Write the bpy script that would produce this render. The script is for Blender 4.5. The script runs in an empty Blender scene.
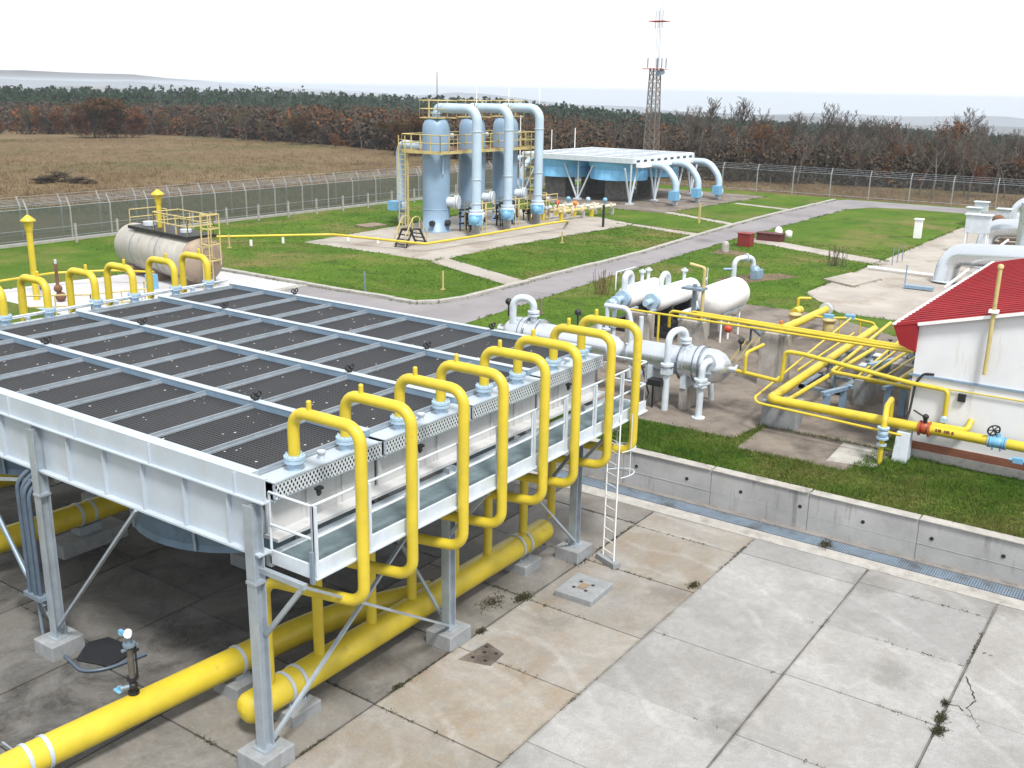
import bpy, math, random
import numpy as np
from mathutils import Vector, Matrix
R = math.radians
random.seed(7)
sc = bpy.context.scene
col = sc.collection
V = Vector
# ------------------------------------------------------------------ camera
FPX = 1015.951
CAM = V((-9.984, -11.847, 11.2))
pit, rol, yaw = R(16.171), R(1.092), R(34.560)
FW = V((math.cos(pit) * math.cos(yaw), math.cos(pit) * math.sin(yaw), -math.sin(pit)))
r_ = V((math.sin(yaw), -math.cos(yaw), 0)); u_ = r_.cross(FW)
RT = math.cos(rol) * r_ + math.sin(rol) * u_
UP = -math.sin(rol) * r_ + math.cos(rol) * u_
cd = bpy.data.cameras.new('camera'); cam = bpy.data.objects.new('camera', cd); col.objects.link(cam)
cd.sensor_width = 36; cd.lens = FPX / 1024 * 36; cd.clip_start = .1; cd.clip_end = 30000
cam.matrix_world = Matrix(((RT.x, UP.x, -FW.x, CAM.x), (RT.y, UP.y, -FW.y, CAM.y), (RT.z, UP.z, -FW.z, CAM.z), (0, 0, 0, 1)))
sc.camera = cam
Z = 1.06                       # level of the site behind the retaining wall (yard = 0)


def at(u, v, z=Z):
    """measured position in the plant: the point of the plane z seen at photo pixel u, v"""
    d = FW + RT * ((u - 512) / FPX) - UP * ((v - 384) / FPX)
    return CAM + d * ((z - CAM.z) / d.z)


# ------------------------------------------------------------------ materials
def nodes(name):
    m = bpy.data.materials.new(name); m.use_nodes = True
    nt = m.node_tree; return m, nt, nt.nodes['Principled BSDF'], nt.nodes['Material Output']


def N(nt, t, **k):
    n = nt.nodes.new(t)
    for a, b in k.items():
        if a in n.inputs.keys(): n.inputs[a].default_value = b
        else: setattr(n, a, b)
    return n


def noise(nt, vec, scale, detail=4, rough=.55, dist=0):
    n = N(nt, 'ShaderNodeTexNoise'); n.inputs['Scale'].default_value = scale; n.inputs['Detail'].default_value = detail
    n.inputs['Roughness'].default_value = rough; n.inputs['Distortion'].default_value = dist
    nt.links.new(vec, n.inputs['Vector']); return n.outputs['Fac']


def ramp(nt, fac, stops):
    r = N(nt, 'ShaderNodeValToRGB'); e = r.color_ramp.elements
    while len(e) < len(stops): e.new(.5)
    for k, (p, c) in enumerate(stops):
        e[k].position = p; e[k].color = (*c, 1) if not isinstance(c, (int, float)) else (c, c, c, 1)
    nt.links.new(fac, r.inputs['Fac']); return r.outputs['Color']


def mix(nt, fac, a, b, mode='MIX'):
    n = N(nt, 'ShaderNodeMix', data_type='RGBA', blend_type=mode)
    for s, x in ((n.inputs['Factor'], fac), (n.inputs['A'], a), (n.inputs['B'], b)):
        if isinstance(x, (int, float)): s.default_value = x
        elif isinstance(x, tuple): s.default_value = (*x, 1)
        else: nt.links.new(x, s)
    return n.outputs['Result']


def math_(nt, op, a, b=None, c=None):
    n = N(nt, 'ShaderNodeMath', operation=op)
    for s, x in zip(n.inputs, (a, b, c)):
        if x is None: continue
        if isinstance(x, (int, float)): s.default_value = x
        else: nt.links.new(x, s)
    return n.outputs[0]


def mapping(nt, vec, scale=(1, 1, 1), rot=(0, 0, 0)):
    n = N(nt, 'ShaderNodeMapping'); n.inputs['Scale'].default_value = scale; n.inputs['Rotation'].default_value = rot
    nt.links.new(vec, n.inputs['Vector']); return n.outputs['Vector']


def pos(nt): return N(nt, 'ShaderNodeNewGeometry').outputs['Position']


def bump(nt, p, fac, strength, dist=.02):
    b = N(nt, 'ShaderNodeBump'); b.inputs['Strength'].default_value = strength; b.inputs['Distance'].default_value = dist
    nt.links.new(fac, b.inputs['Height']); nt.links.new(b.outputs['Normal'], p.inputs['Normal'])


def mat(name, c, rough=.5, metal=0, var=.12, scale=1.5, dirt=None, dirt_at=.58, dscale=2.2, streak=False, bmp=0, bscale=60, spec=.5, vary_hue=None, chips=None):
    m, nt, p, _ = nodes(name); g = pos(nt)
    a = tuple(max(0, x * (1 - var)) for x in c); b = tuple(min(1, x * (1 + var)) for x in c)
    if vary_hue: b = vary_hue
    n1 = noise(nt, g, scale, 6, .62)
    cc = mix(nt, ramp(nt, n1, [(.32, 0), (.68, 1)]), a, b)
    n2 = None
    if dirt:
        v2 = mapping(nt, g, (1, 1, .12) if streak else (1, 1, 1))
        n2 = noise(nt, v2, dscale * (2.5 if streak else 1), 8, .68)
        cc = mix(nt, ramp(nt, n2, [(dirt_at, 0), (dirt_at + .16, .85)]), cc, dirt)
    if chips:
        n3 = noise(nt, g, 7.5, 8, .72); cc = mix(nt, ramp(nt, n3, [(.69, 0), (.74, .9)]), cc, chips)
    nt.links.new(cc, p.inputs['Base Color'])
    p.inputs['Metallic'].default_value = metal
    rr = math_(nt, 'MULTIPLY_ADD', noise(nt, g, scale * 5, 4), .3, rough - .15); nt.links.new(rr, p.inputs['Roughness'])
    p.inputs['Specular IOR Level'].default_value = spec
    if bmp: bump(nt, p, noise(nt, g, bscale, 5, .6), bmp)
    return m


MT = {}
MT['yellow'] = mat('yellow_paint', (.53, .415, .030), .40, 0, .10, 2.0, dirt=(.34, .24, .06), dirt_at=.60, dscale=2.6, chips=(.16, .075, .025))
MT['yellow_dull'] = mat('dull_yellow_paint', (.46, .38, .16), .55, 0, .15, 3, dirt=(.25, .15, .06), dirt_at=.56)
MT['galv'] = mat('galvanised_steel', (.33, .38, .43), .42, .35, .13, 3, dirt=(.30, .30, .28), dirt_at=.6, dscale=3, streak=True)
MT['galv_dark'] = mat('weathered_steel', (.20, .26, .32), .45, .35, .15, 2, dirt=(.12, .11, .10), dirt_at=.6)
MT['greypaint'] = mat('pale_grey_paint', (.40, .46, .52), .5, .05, .07, 1.2, dirt=(.42, .40, .36), dirt_at=.57, dscale=2.2, streak=True)
MT['bluegrey'] = mat('blue_grey_steel', (.22, .32, .43), .45, .2, .12, 2, dirt=(.14, .16, .18), dirt_at=.62)
MT['flange'] = mat('flange_blue', (.36, .49, .62), .45, .1, .12, 6, dirt=(.2, .2, .2), dirt_at=.66)
MT['dark'] = mat('dark_metal', (.018, .018, .02), .5, .2, .2, 4)
MT['conduit'] = mat('blue_grey_conduit', (.07, .10, .14), .4, 0, .15, 4)
MT['white'] = mat('white_paint', (.78, .79, .80), .4, 0, .05, 1.5, dirt=(.46, .42, .36), dirt_at=.62, dscale=2, streak=True)
MT['white_grey'] = mat('grey_white_paint', (.52, .58, .64), .45, .1, .10, 3, dirt=(.28, .26, .24), dirt_at=.64)
MT['silver'] = mat('aluminium_cladding', (.68, .72, .77), .30, .88, .04, .5)
MT['silver_old'] = mat('old_tank_cladding', (.46, .44, .40), .5, .25, .14, 1, dirt=(.20, .15, .11), dirt_at=.55, dscale=1.2, streak=True)
MT['rustend'] = mat('stained_tank_end', (.30, .235, .18), .6, .1, .2, 1.5, dirt=(.16, .10, .07), dirt_at=.5, dscale=1.5)
MT['paleblue'] = mat('pale_blue_paint', (.40, .51, .62), .42, .05, .08, .8, dirt=(.30, .36, .42), dirt_at=.62, dscale=.9, streak=True)
MT['vesselblue'] = mat('grey_blue_vessel_paint', (.20, .30, .42), .45, .05, .10, .7, dirt=(.20, .28, .36), dirt_at=.6, dscale=.8, streak=True)
MT['skyblue'] = mat('sky_blue_paint', (.20, .52, .82), .5, 0, .10, 1, dirt=(.12, .30, .46), dirt_at=.6)
MT['valveblue'] = mat('valve_blue_paint', (.15, .36, .56), .45, 0, .12, 5)
MT['redpaint'] = mat('red_valve_paint', (.45, .05, .02), .5, 0, .15, 6)
MT['orange'] = mat('orange_valve_paint', (.65, .20, .02), .5, 0, .15, 6)
MT['kerb'] = mat('kerb_concrete', (.33, .32, .30), .85, 0, .18, 2.5, dirt=(.14, .13, .11), dirt_at=.56, dscale=1.6, bmp=.4)
MT['plinth'] = mat('grey_plinth_concrete', (.24, .255, .27), .85, 0, .15, 4, dirt=(.17, .17, .16), dirt_at=.56, dscale=4, streak=True, bmp=.5, bscale=40)
MT['fencepost'] = mat('fence_post_concrete', (.26, .26, .25), .85, 0, .15, 2)
MT['pad'] = mat('pad_concrete', (.31, .285, .255), .85, 0, .16, .5, dirt=(.20, .16, .12), dirt_at=.52, dscale=.35, bmp=.3, bscale=12)
MT['pad_dark'] = mat('stained_pad_concrete', (.165, .14, .118), .9, 0, .25, .9, dirt=(.06, .05, .042), dirt_at=.47, dscale=.55, bmp=.3, bscale=12)
MT['padwhite'] = mat('pale_pad_concrete', (.42, .42, .44), .8, 0, .10, .4, dirt=(.36, .34, .31), dirt_at=.55, dscale=.5, bmp=.2)
MT['pillar'] = mat('rough_pillar_concrete', (.33, .31, .285), .9, 0, .2, 2.5, dirt=(.13, .115, .10), dirt_at=.5, dscale=1.6, streak=True, bmp=.6, bscale=30)
MT['darkconcrete'] = mat('dark_concrete', (.20, .19, .18), .9, 0, .2, 1, dirt=(.10, .09, .08), dirt_at=.5)
MT['render_white'] = mat('white_render', (.66, .675, .71), .85, 0, .05, .8, dirt=(.50, .45, .38), dirt_at=.585, dscale=.9, streak=True, bmp=.15, bscale=60)
MT['brownband'] = mat('brown_band_paint', (.22, .085, .05), .8, 0, .12, 2)
MT['greyband'] = mat('rough_grey_footing', (.40, .39, .38), .9, 0, .12, 3, dirt=(.22, .2, .17), dirt_at=.55, bmp=.7, bscale=35)
MT['drain'] = mat('drain_grating', (.17, .22, .28), .6, .2, .2, 3, dirt=(.07, .07, .07), dirt_at=.50, dscale=1.5)
MT['fanblue'] = mat('fan_ring_steel', (.085, .14, .20), .45, .2, .2, 1.2, dirt=(.05, .07, .09), dirt_at=.55, dscale=1.5)
MT['rubber'] = mat('black_rubber', (.012, .014, .018), .6, 0, .2, 5)
MT['darkred'] = mat('dark_red_chest', (.075, .012, .012), .6, 0, .2, 3)
MT['red'] = mat('red_cabinet_paint', (.20, .015, .015), .55, 0, .15, 2)
MT['rust'] = mat('rusty_steel', (.15, .07, .04), .8, .1, .3, 4)
MT['bark'] = mat('bark', (.085, .07, .06), .9, 0, .3, 2)
MT['bark_pale'] = mat('pale_bark', (.095, .082, .07), .9, 0, .25, 2)
MT['wood_brown'] = mat('weathered_brown', (.2, .15, .11), .9, 0, .3, 2)


def grating_mat():
    m, nt, p, _ = nodes('fin_grating'); g = pos(nt)
    s = N(nt, 'ShaderNodeSeparateXYZ'); nt.links.new(g, s.inputs[0])
    fx = math_(nt, 'FRACT', math_(nt, 'DIVIDE', s.outputs['X'], .085)); fy = math_(nt, 'FRACT', math_(nt, 'DIVIDE', s.outputs['Y'], .085))
    w = math_(nt, 'MAXIMUM', math_(nt, 'LESS_THAN', fx, .24), math_(nt, 'LESS_THAN', fy, .24))
    base = mix(nt, ramp(nt, noise(nt, g, .55, 5), [(.35, 0), (.65, 1)]), (.013, .0135, .015), (.024, .024, .026))
    cc = mix(nt, w, base, (.066, .069, .075))
    vo = N(nt, 'ShaderNodeTexVoronoi'); vo.inputs['Scale'].default_value = 3.0; nt.links.new(g, vo.inputs['Vector'])
    rs = N(nt, 'ShaderNodeTexVoronoi'); rs.inputs['Scale'].default_value = 4.3; nt.links.new(g, rs.inputs['Vector'])
    sp = math_(nt, 'MAXIMUM', math_(nt, 'LESS_THAN', vo.outputs['Distance'], .075), math_(nt, 'MULTIPLY', math_(nt, 'LESS_THAN', rs.outputs['Distance'], .085), math_(nt, 'GREATER_THAN', noise(nt, g, .8, 2), .52)))
    cc = mix(nt, sp, cc, (.5, .5, .48))
    nt.links.new(cc, p.inputs['Base Color']); p.inputs['Roughness'].default_value = .6
    p.inputs['Specular IOR Level'].default_value = .06
    bump(nt, p, w, .6, .02)
    return m


MT['grating'] = grating_mat()


def wire_mat(name, c, period, width, mode, rough=.5):
    """open wire mesh: opaque wires, nothing between them"""
    m, nt, p, out = nodes(name); g = pos(nt)
    s = N(nt, 'ShaderNodeSeparateXYZ'); nt.links.new(g, s.inputs[0])
    h = math_(nt, 'ADD', s.outputs['X'], s.outputs['Y']); z = s.outputs['Z']
    if mode == 'diamond':
        z = math_(nt, 'MULTIPLY', z, .62)
        a = math_(nt, 'ADD', h, z); b = math_(nt, 'SUBTRACT', h, z)
    else: a, b = h, z
    fa = math_(nt, 'FRACT', math_(nt, 'DIVIDE', a, period)); fb = math_(nt, 'FRACT', math_(nt, 'DIVIDE', b, period))
    w = math_(nt, 'MAXIMUM', math_(nt, 'LESS_THAN', fa, width), math_(nt, 'LESS_THAN', fb, width))
    p.inputs['Base Color'].default_value = (*c, 1); p.inputs['Roughness'].default_value = rough; p.inputs['Metallic'].default_value = .3
    t = N(nt, 'ShaderNodeBsdfTransparent'); mx = N(nt, 'ShaderNodeMixShader')
    nt.links.new(w, mx.inputs[0]); nt.links.new(t.outputs[0], mx.inputs[1]); nt.links.new(p.outputs[0], mx.inputs[2])
    nt.links.new(mx.outputs[0], out.inputs['Surface'])
    return m


MT['mesh_guard'] = wire_mat('expanded_metal', (.62, .67, .71), .085, .40, 'diamond')
MT['chainlink_left'] = wire_mat('green_grey_mesh', (.08, .112, .10), .06, .42, 'diamond')
MT['chainlink_far'] = wire_mat('grey_mesh', (.16, .16, .16), .07, .10, 'diamond')


def yard_mat():
    m, nt, p, _ = nodes('yard_concrete'); g = pos(nt)
    at_ = N(nt, 'ShaderNodeAttribute', attribute_name='tint')
    s = N(nt, 'ShaderNodeSeparateColor'); nt.links.new(at_.outputs['Color'], s.inputs[0])   # r lightness, g brownness, b oily stains and painted shade under the cooler
    base = mix(nt, s.outputs['Green'], (.262, .264, .266), (.262, .225, .172))
    st = noise(nt, mapping(nt, g, (.35, 1.6, 1), (0, 0, R(12))), .9, 8, .62, .4)           # drawn-out brown water marks
    base = mix(nt, math_(nt, 'MULTIPLY', ramp(nt, st, [(.46, 0), (.66, 1)]), math_(nt, 'MULTIPLY_ADD', s.outputs['Green'], .7, .05)), base, (.22, .145, .075))
    n1 = noise(nt, g, .65, 9, .66, .3)
    base = mix(nt, ramp(nt, n1, [(.42, 0), (.68, .55)]), base, (.385, .387, .387))
    n2 = noise(nt, mapping(nt, g, (1, 1, 1), (0, 0, 1)), .42, 9, .7, 1.2)
    base = mix(nt, ramp(nt, n2, [(.50, 0), (.72, .6)]), base, (.17, .165, .155))
    # swept tyre arcs
    wv = N(nt, 'ShaderNodeTexWave', wave_type='RINGS', rings_direction='Z'); wv.inputs['Scale'].default_value = .33; wv.inputs['Distortion'].default_value = 6; wv.inputs['Detail'].default_value = 4; wv.inputs['Detail Scale'].default_value = .9
    nt.links.new(mapping(nt, g, (1, 1, 0)), wv.inputs['Vector'])
    arcs = math_(nt, 'MULTIPLY', ramp(nt, wv.outputs['Fac'], [(.88, 0), (.99, .16)]), ramp(nt, noise(nt, g, .25, 3), [(.48, 0), (.6, 1)]))
    base = mix(nt, arcs, base, (.52, .53, .54))
    vo = N(nt, 'ShaderNodeTexVoronoi'); vo.inputs['Scale'].default_value = .33; nt.links.new(mapping(nt, g, (1, 1, 0)), vo.inputs['Vector'])
    blot = math_(nt, 'ADD', vo.outputs['Distance'], math_(nt, 'MULTIPLY', noise(nt, g, 2.2, 6, .7), .55))
    base = mix(nt, ramp(nt, blot, [(.36, .55), (.50, 0)]), base, (.13, .125, .115))          # old spill marks
    oil_shade = noise(nt, g, .7, 8, .7, .6)
    base = mix(nt, math_(nt, 'MULTIPLY', ramp(nt, oil_shade, [(.42, .25), (.60, 1)]), s.outputs['Blue']), base, (.040, .036, .031))
    sp = noise(nt, g, 26, 4, .7)
    base = mix(nt, ramp(nt, sp, [(.58, 0), (.72, .55)]), base, (.12, .115, .105))
    md = noise(nt, g, 4.5, 9, .78, .4)                                                   # mottled weathering
    base = mix(nt, ramp(nt, md, [(.44, 0), (.60, .38)]), base, (.19, .188, .18))
    md2 = noise(nt, mapping(nt, g, (1.3, .8, 1), (0, 0, .5)), 7.5, 8, .75, .2)
    base = mix(nt, ramp(nt, md2, [(.54, 0), (.66, .22)]), base, (.45, .445, .43))
    base = mix(nt, 1, base, ramp(nt, noise(nt, g, 38, 7, .8), [(.28, .72), (.72, 1.2)]), 'MULTIPLY')
    sxy = N(nt, 'ShaderNodeSeparateXYZ'); nt.links.new(g, sxy.inputs[0])                  # grime gathered along the long joints
    jy = math_(nt, 'FRACT', math_(nt, 'ADD', math_(nt, 'DIVIDE', math_(nt, 'ADD', sxy.outputs['Y'], .311), 2.945), .5))
    jd = math_(nt, 'ABSOLUTE', math_(nt, 'SUBTRACT', jy, .5))
    grime = math_(nt, 'MULTIPLY', ramp(nt, jd, [(.0, .75), (.028, 0)]), ramp(nt, noise(nt, g, 1.1, 6, .7), [(.42, 0), (.6, .9)]))
    base = mix(nt, grime, base, (.085, .08, .07))
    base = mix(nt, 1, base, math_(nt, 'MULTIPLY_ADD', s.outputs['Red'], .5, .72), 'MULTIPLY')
    nt.links.new(base, p.inputs['Base Color']); p.inputs['Roughness'].default_value = .8
    bump(nt, p, noise(nt, g, 18, 8, .7), .35, .01)
    return m


MT['yard'] = yard_mat()


def ground_mat(name, a, b, c, s1, s2, thr=.5, bmp=.5, fine=14, d=None):
    m, nt, p, _ = nodes(name); g = pos(nt)
    n1 = noise(nt, g, s1, 8, .65, .5); n2 = noise(nt, g, s2, 8, .7, .3); n3 = noise(nt, g, fine, 6, .75)
    cc = mix(nt, ramp(nt, n1, [(.35, 0), (.65, 1)]), a, b)
    cc = mix(nt, ramp(nt, n2, [(thr, 0), (thr + .16, .85)]), cc, c)
    if d: cc = mix(nt, ramp(nt, noise(nt, g, s2 * 2.7, 7, .7, .8), [(.57, 0), (.70, .8)]), cc, d)
    cc = mix(nt, 1, cc, ramp(nt, n3, [(.25, .55), (.75, 1.35)]), 'MULTIPLY')
    nt.links.new(cc, p.inputs['Base Color']); p.inputs['Roughness'].default_value = .95; p.inputs['Specular IOR Level'].default_value = .1
    bump(nt, p, n3, bmp, .08)
    return m


MT['lawn'] = ground_mat('lawn', (.048, .105, .010), (.088, .150, .016), (.17, .145, .055), .35, .16, .50, .7, 9, (.03, .05, .012))
MT['field'] = ground_mat('dry_field', (.11, .076, .042), (.16, .118, .066), (.075, .085, .03), .07, .045, .52, .6, 2.2, (.075, .05, .032))
MT['farland'] = ground_mat('far_land', (.12, .10, .06), (.10, .10, .05), (.045, .05, .025), .004, .0016, .47, .1, .05, (.19, .17, .13))
MT['asphalt'] = mat('road_asphalt', (.20, .19, .20), .85, 0, .14, .35, dirt=(.10, .095, .095), dirt_at=.56, dscale=.25, bmp=.35, bscale=25)
MT['blade_plain'] = mat('grass_blades', (.038, .098, .009), .8, 0, .45, 1.2, spec=.15, vary_hue=(.085, .125, .022))
def blade_mat():
    m, nt, p, _ = nodes('grass_blades_worn'); g = pos(nt)
    cc = mix(nt, ramp(nt, noise(nt, g, 1.2, 5), [(.3, 0), (.7, 1)]), (.034, .088, .008), (.085, .14, .02))
    cc = mix(nt, ramp(nt, noise(nt, g, .16, 8, .7, .3), [(.50, 0), (.64, .65)]), cc, (.14, .135, .042))
    nt.links.new(cc, p.inputs['Base Color']); p.inputs['Roughness'].default_value = .85; p.inputs['Specular IOR Level'].default_value = .12
    return m


MT['blade'] = blade_mat()
MT['dryblade'] = mat('dry_grass_blades', (.135, .095, .05), .9, 0, .30, .10, dirt=(.075, .085, .03), dirt_at=.52, dscale=.045, spec=.1)
MT['weed'] = mat('joint_weeds', (.016, .028, .007), .9, 0, .4, 4, vary_hue=(.06, .05, .018))


def roof_red_mat():
    m, nt, p, _ = nodes('red_roof_sheet'); g = pos(nt)
    cc = mix(nt, ramp(nt, noise(nt, g, 1.3, 6), [(.3, 0), (.7, 1)]), (.22, .010, .016), (.29, .016, .022))
    cc = mix(nt, ramp(nt, noise(nt, mapping(nt, g, (1, .25, 1)), 1.6, 8, .7), [(.56, 0), (.75, .6)]), cc, (.13, .03, .03))
    nt.links.new(cc, p.inputs['Base Color']); p.inputs['Roughness'].default_value = .55; p.inputs['Specular IOR Level'].default_value = .3
    return m


MT['roofred'] = roof_red_mat()


def leaf_mat(name, cols):
    """leaf colour chosen per clump from a stored random value"""
    m, nt, p, _ = nodes(name)
    a = N(nt, 'ShaderNodeAttribute', attribute_name='rnd')
    cc = ramp(nt, a.outputs['Fac'], [(k / max(1, len(cols) - 1), c) for k, c in enumerate(cols)])
    nt.links.new(cc, p.inputs['Base Color']); p.inputs['Roughness'].default_value = .9; p.inputs['Specular IOR Level'].default_value = .1
    return m


MT['leaf_rust'] = leaf_mat('rust_oak_leaves', [(.055, .025, .012), (.115, .044, .017), (.165, .068, .025), (.08, .042, .02)])
MT['leaf_grey'] = leaf_mat('bare_twig_haze', [(.040, .034, .026), (.070, .057, .043), (.058, .042, .028), (.085, .074, .06)])
MT['leaf_green'] = leaf_mat('pine_needles', [(.010, .026, .012), (.02, .042, .018), (.032, .055, .024)])
MT['leaf_dark'] = leaf_mat('dark_oak_leaves', [(.05, .03, .012), (.085, .038, .015), (.06, .045, .016), (.12, .05, .02)])
MT['leaf_olive'] = leaf_mat('olive_leaves', [(.07, .055, .022), (.10, .075, .03), (.06, .06, .02)])


# ------------------------------------------------------------------ geometry
class M:
    def __init__(s): s.v = []; s.f = []; s.sm = []

    def add(s, vs, fs, smooth=False):
        b = len(s.v); s.v += [tuple(x) for x in vs]
        s.f += [tuple(i + b for i in f) for f in fs]; s.sm += [smooth] * len(fs)
        return s

    def box(s, x0, y0, z0, x1, y1, z1):
        x0, x1 = min(x0, x1), max(x0, x1); y0, y1 = min(y0, y1), max(y0, y1); z0, z1 = min(z0, z1), max(z0, z1)
        vs = [(x, y, z) for z in (z0, z1) for x, y in ((x0, y0), (x1, y0), (x1, y1), (x0, y1))]
        return s.add(vs, [(3, 2, 1, 0), (4, 5, 6, 7), (0, 1, 5, 4), (1, 2, 6, 5), (2, 3, 7, 6), (3, 0, 4, 7)])

    def cbox(s, c, sx, sy, sz): return s.box(c[0] - sx / 2, c[1] - sy / 2, c[2] - sz / 2, c[0] + sx / 2, c[1] + sy / 2, c[2] + sz / 2)

    def beam(s, p, q, w, h=None, up=(0, 0, 1)):
        p, q = V(p), V(q); h = h or w; d = (q - p).normalized(); u = V(up)
        if abs(d.dot(u)) > .98: u = V((1, 0, 0))
        a = d.cross(u).normalized(); b = a.cross(d)
        vs = [e + a * (i * w / 2) + b * (j * h / 2) for e in (p, q) for i, j in ((-1, -1), (1, -1), (1, 1), (-1, 1))]
        return s.add(vs, [(3, 2, 1, 0), (4, 5, 6, 7), (0, 1, 5, 4), (1, 2, 6, 5), (2, 3, 7, 6), (3, 0, 4, 7)])

    def tube(s, pts, r, n=10, bend=0, caps=True, seg=6, r1=None):
        pts = [V(p) for p in pts]
        if bend and len(pts) > 2:
            o = [pts[0]]
            for i in range(1, len(pts) - 1):
                p = pts[i]; a = pts[i - 1] - p; b = pts[i + 1] - p
                bb = min(bend, a.length * .49, b.length * .49); a.normalize(); b.normalize()
                ang = a.angle(b)
                if ang > 3.1: o.append(p); continue
                t = bb; rad = t * math.tan(ang / 2)
                cc = p + (a + b).normalized() * (rad / math.sin(ang / 2))
                s0 = p + a * t - cc; s1 = p + b * t - cc; tot = s0.angle(s1); ax = s0.cross(s1).normalized()
                for k in range(seg + 1): o.append(cc + Matrix.Rotation(tot * k / seg, 3, ax) @ s0)
            o.append(pts[-1]); pts = o
        rings = []; fr = None
        for i, p in enumerate(pts):
            d = ((pts[min(i + 1, len(pts) - 1)] - p).normalized() + (p - pts[max(i - 1, 0)]).normalized()).normalized()
            if fr is None:
                u = V((0, 0, 1)) if abs(d.z) < .9 else V((1, 0, 0)); fr = (u - d * u.dot(d)).normalized()
            else: fr = (fr - d * fr.dot(d)).normalized()
            b = d.cross(fr); rr = r if r1 is None else r + (r1 - r) * i / (len(pts) - 1)
            rings.append([p + (fr * math.cos(2 * math.pi * k / n) + b * math.sin(2 * math.pi * k / n)) * rr for k in range(n)])
        vs = [q for g in rings for q in g]
        fs = [(i * n + k, i * n + (k + 1) % n, (i + 1) * n + (k + 1) % n, (i + 1) * n + k) for i in range(len(rings) - 1) for k in range(n)]
        s.add(vs, fs, True)
        if caps:
            s.add(rings[0], [tuple(range(n - 1, -1, -1))]); s.add(rings[-1], [tuple(range(n))])
        return s

    def lathe(s, prof, o, ax=(0, 0, 1), n=16, smooth=True):
        """prof = [(radius, distance along axis)]; sharp where a profile point is repeated"""
        o = V(o); d = V(ax).normalized(); u = V((0, 0, 1)) if abs(d.z) < .9 else V((1, 0, 0)); u = (u - d * u.dot(d)).normalized(); b = d.cross(u)
        vs = []; fs = []
        for r, t in prof: vs += [o + d * t + (u * math.cos(2 * math.pi * k / n) + b * math.sin(2 * math.pi * k / n)) * max(r, 1e-4) for k in range(n)]
        for i in range(len(prof) - 1):
            if prof[i] == prof[i + 1]: continue
            fs += [(i * n + k, i * n + (k + 1) % n, (i + 1) * n + (k + 1) % n, (i + 1) * n + k) for k in range(n)]
        return s.add(vs, fs, smooth)

    def disc(s, o, ax, r, t, n=16):
        """short flange of radius r, thickness t, starting at o"""
        return s.lathe([(0, 0), (r, 0), (r, 0), (r, t), (r, t), (0, t)], o, ax, n)

    def ball(s, o, r, n=8):
        return s.lathe([(r * math.sin(math.pi * k / n), -r * math.cos(math.pi * k / n)) for k in range(n + 1)], o, (0, 0, 1), n * 2)

    def prism(s, poly, z0, z1):
        n = len(poly); vs = [(x, y, z0) for x, y in poly] + [(x, y, z1) for x, y in poly]
        return s.add(vs, [tuple(range(n - 1, -1, -1)), tuple(range(n, 2 * n))] + [(k, (k + 1) % n, n + (k + 1) % n, n + k) for k in range(n)])

    def sheet(s, poly, z): return s.add([(x, y, z) for x, y in poly], [tuple(range(len(poly)))])

    def build(s, name, m, parent=None, bevel=0, label=None):
        me = bpy.data.meshes.new(name)
        o0 = V((0, 0, 0)); p = parent
        while p: o0 += p.location; p = p.parent
        me.from_pydata([(x - o0.x, y - o0.y, z - o0.z) for x, y, z in s.v], [], s.f)
        me.polygons.foreach_set('use_smooth', s.sm)
        me.materials.append(MT[m] if isinstance(m, str) else m)
        me.update()
        o = bpy.data.objects.new(name, me); col.objects.link(o)
        if parent: o.parent = parent
        if bevel:
            b = o.modifiers.new('bevel', 'BEVEL'); b.width = bevel; b.segments = 2; b.limit_method = 'ANGLE'
        if label: o['label'] = label
        return o


def tag(o, label=None, cat=None, group=None, kind=None):
    if label: o['label'] = label
    if cat: o['category'] = cat
    if group: o['group'] = group
    if kind: o['kind'] = kind
    return o


def thing(name, loc, label, cat, group=None):
    o = bpy.data.objects.new(name, None); col.objects.link(o); o.location = loc; o.empty_display_size = .2
    return tag(o, label, cat, group)


def struct(o): o['kind'] = 'structure'; return o


def kids(o): return list(o.children)


def copy_tree(o, parent=None):
    c = o.copy(); col.objects.link(c); c.parent = parent
    for ch in kids(o): copy_tree(ch, c)
    return c


def rails(m, pts, z0, h, step=1.2, r=.022, mid=(.5,), close=False, posts=True):
    """handrail: posts and rails along a polyline of (x, y)"""
    P = [V((x, y, z0)) for x, y in pts]
    if close: P.append(P[0])
    for a, b in zip(P, P[1:]):
        L = (b - a).length; n = max(1, round(L / step))
        for k in range(n + 1):
            q = a.lerp(b, k / n)
            if posts: m.tube([q, q + V((0, 0, h))], r, 6)
        for t in (1,) + mid: m.tube([a + V((0, 0, h * t)), b + V((0, 0, h * t))], r, 6)


def ladder_mesh(m, a, b, z0, z1, r=.022, rung=.3):
    a, b = V((*a, z0)), V((*b, z0)); H = V((0, 0, z1 - z0))
    m.tube([a, a + H], r, 6); m.tube([b, b + H], r, 6)
    for k in range(1, int((z1 - z0) / rung) + 1):
        d = V((0, 0, k * rung - .1))
        m.tube([a + d, b + d], r * .6, 5)
HAZE, SUN, SUN_EL, SUN_AZ, SKY, EXPO = 0.00022, 2.2, 58, -125, .058, 1.12
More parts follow.
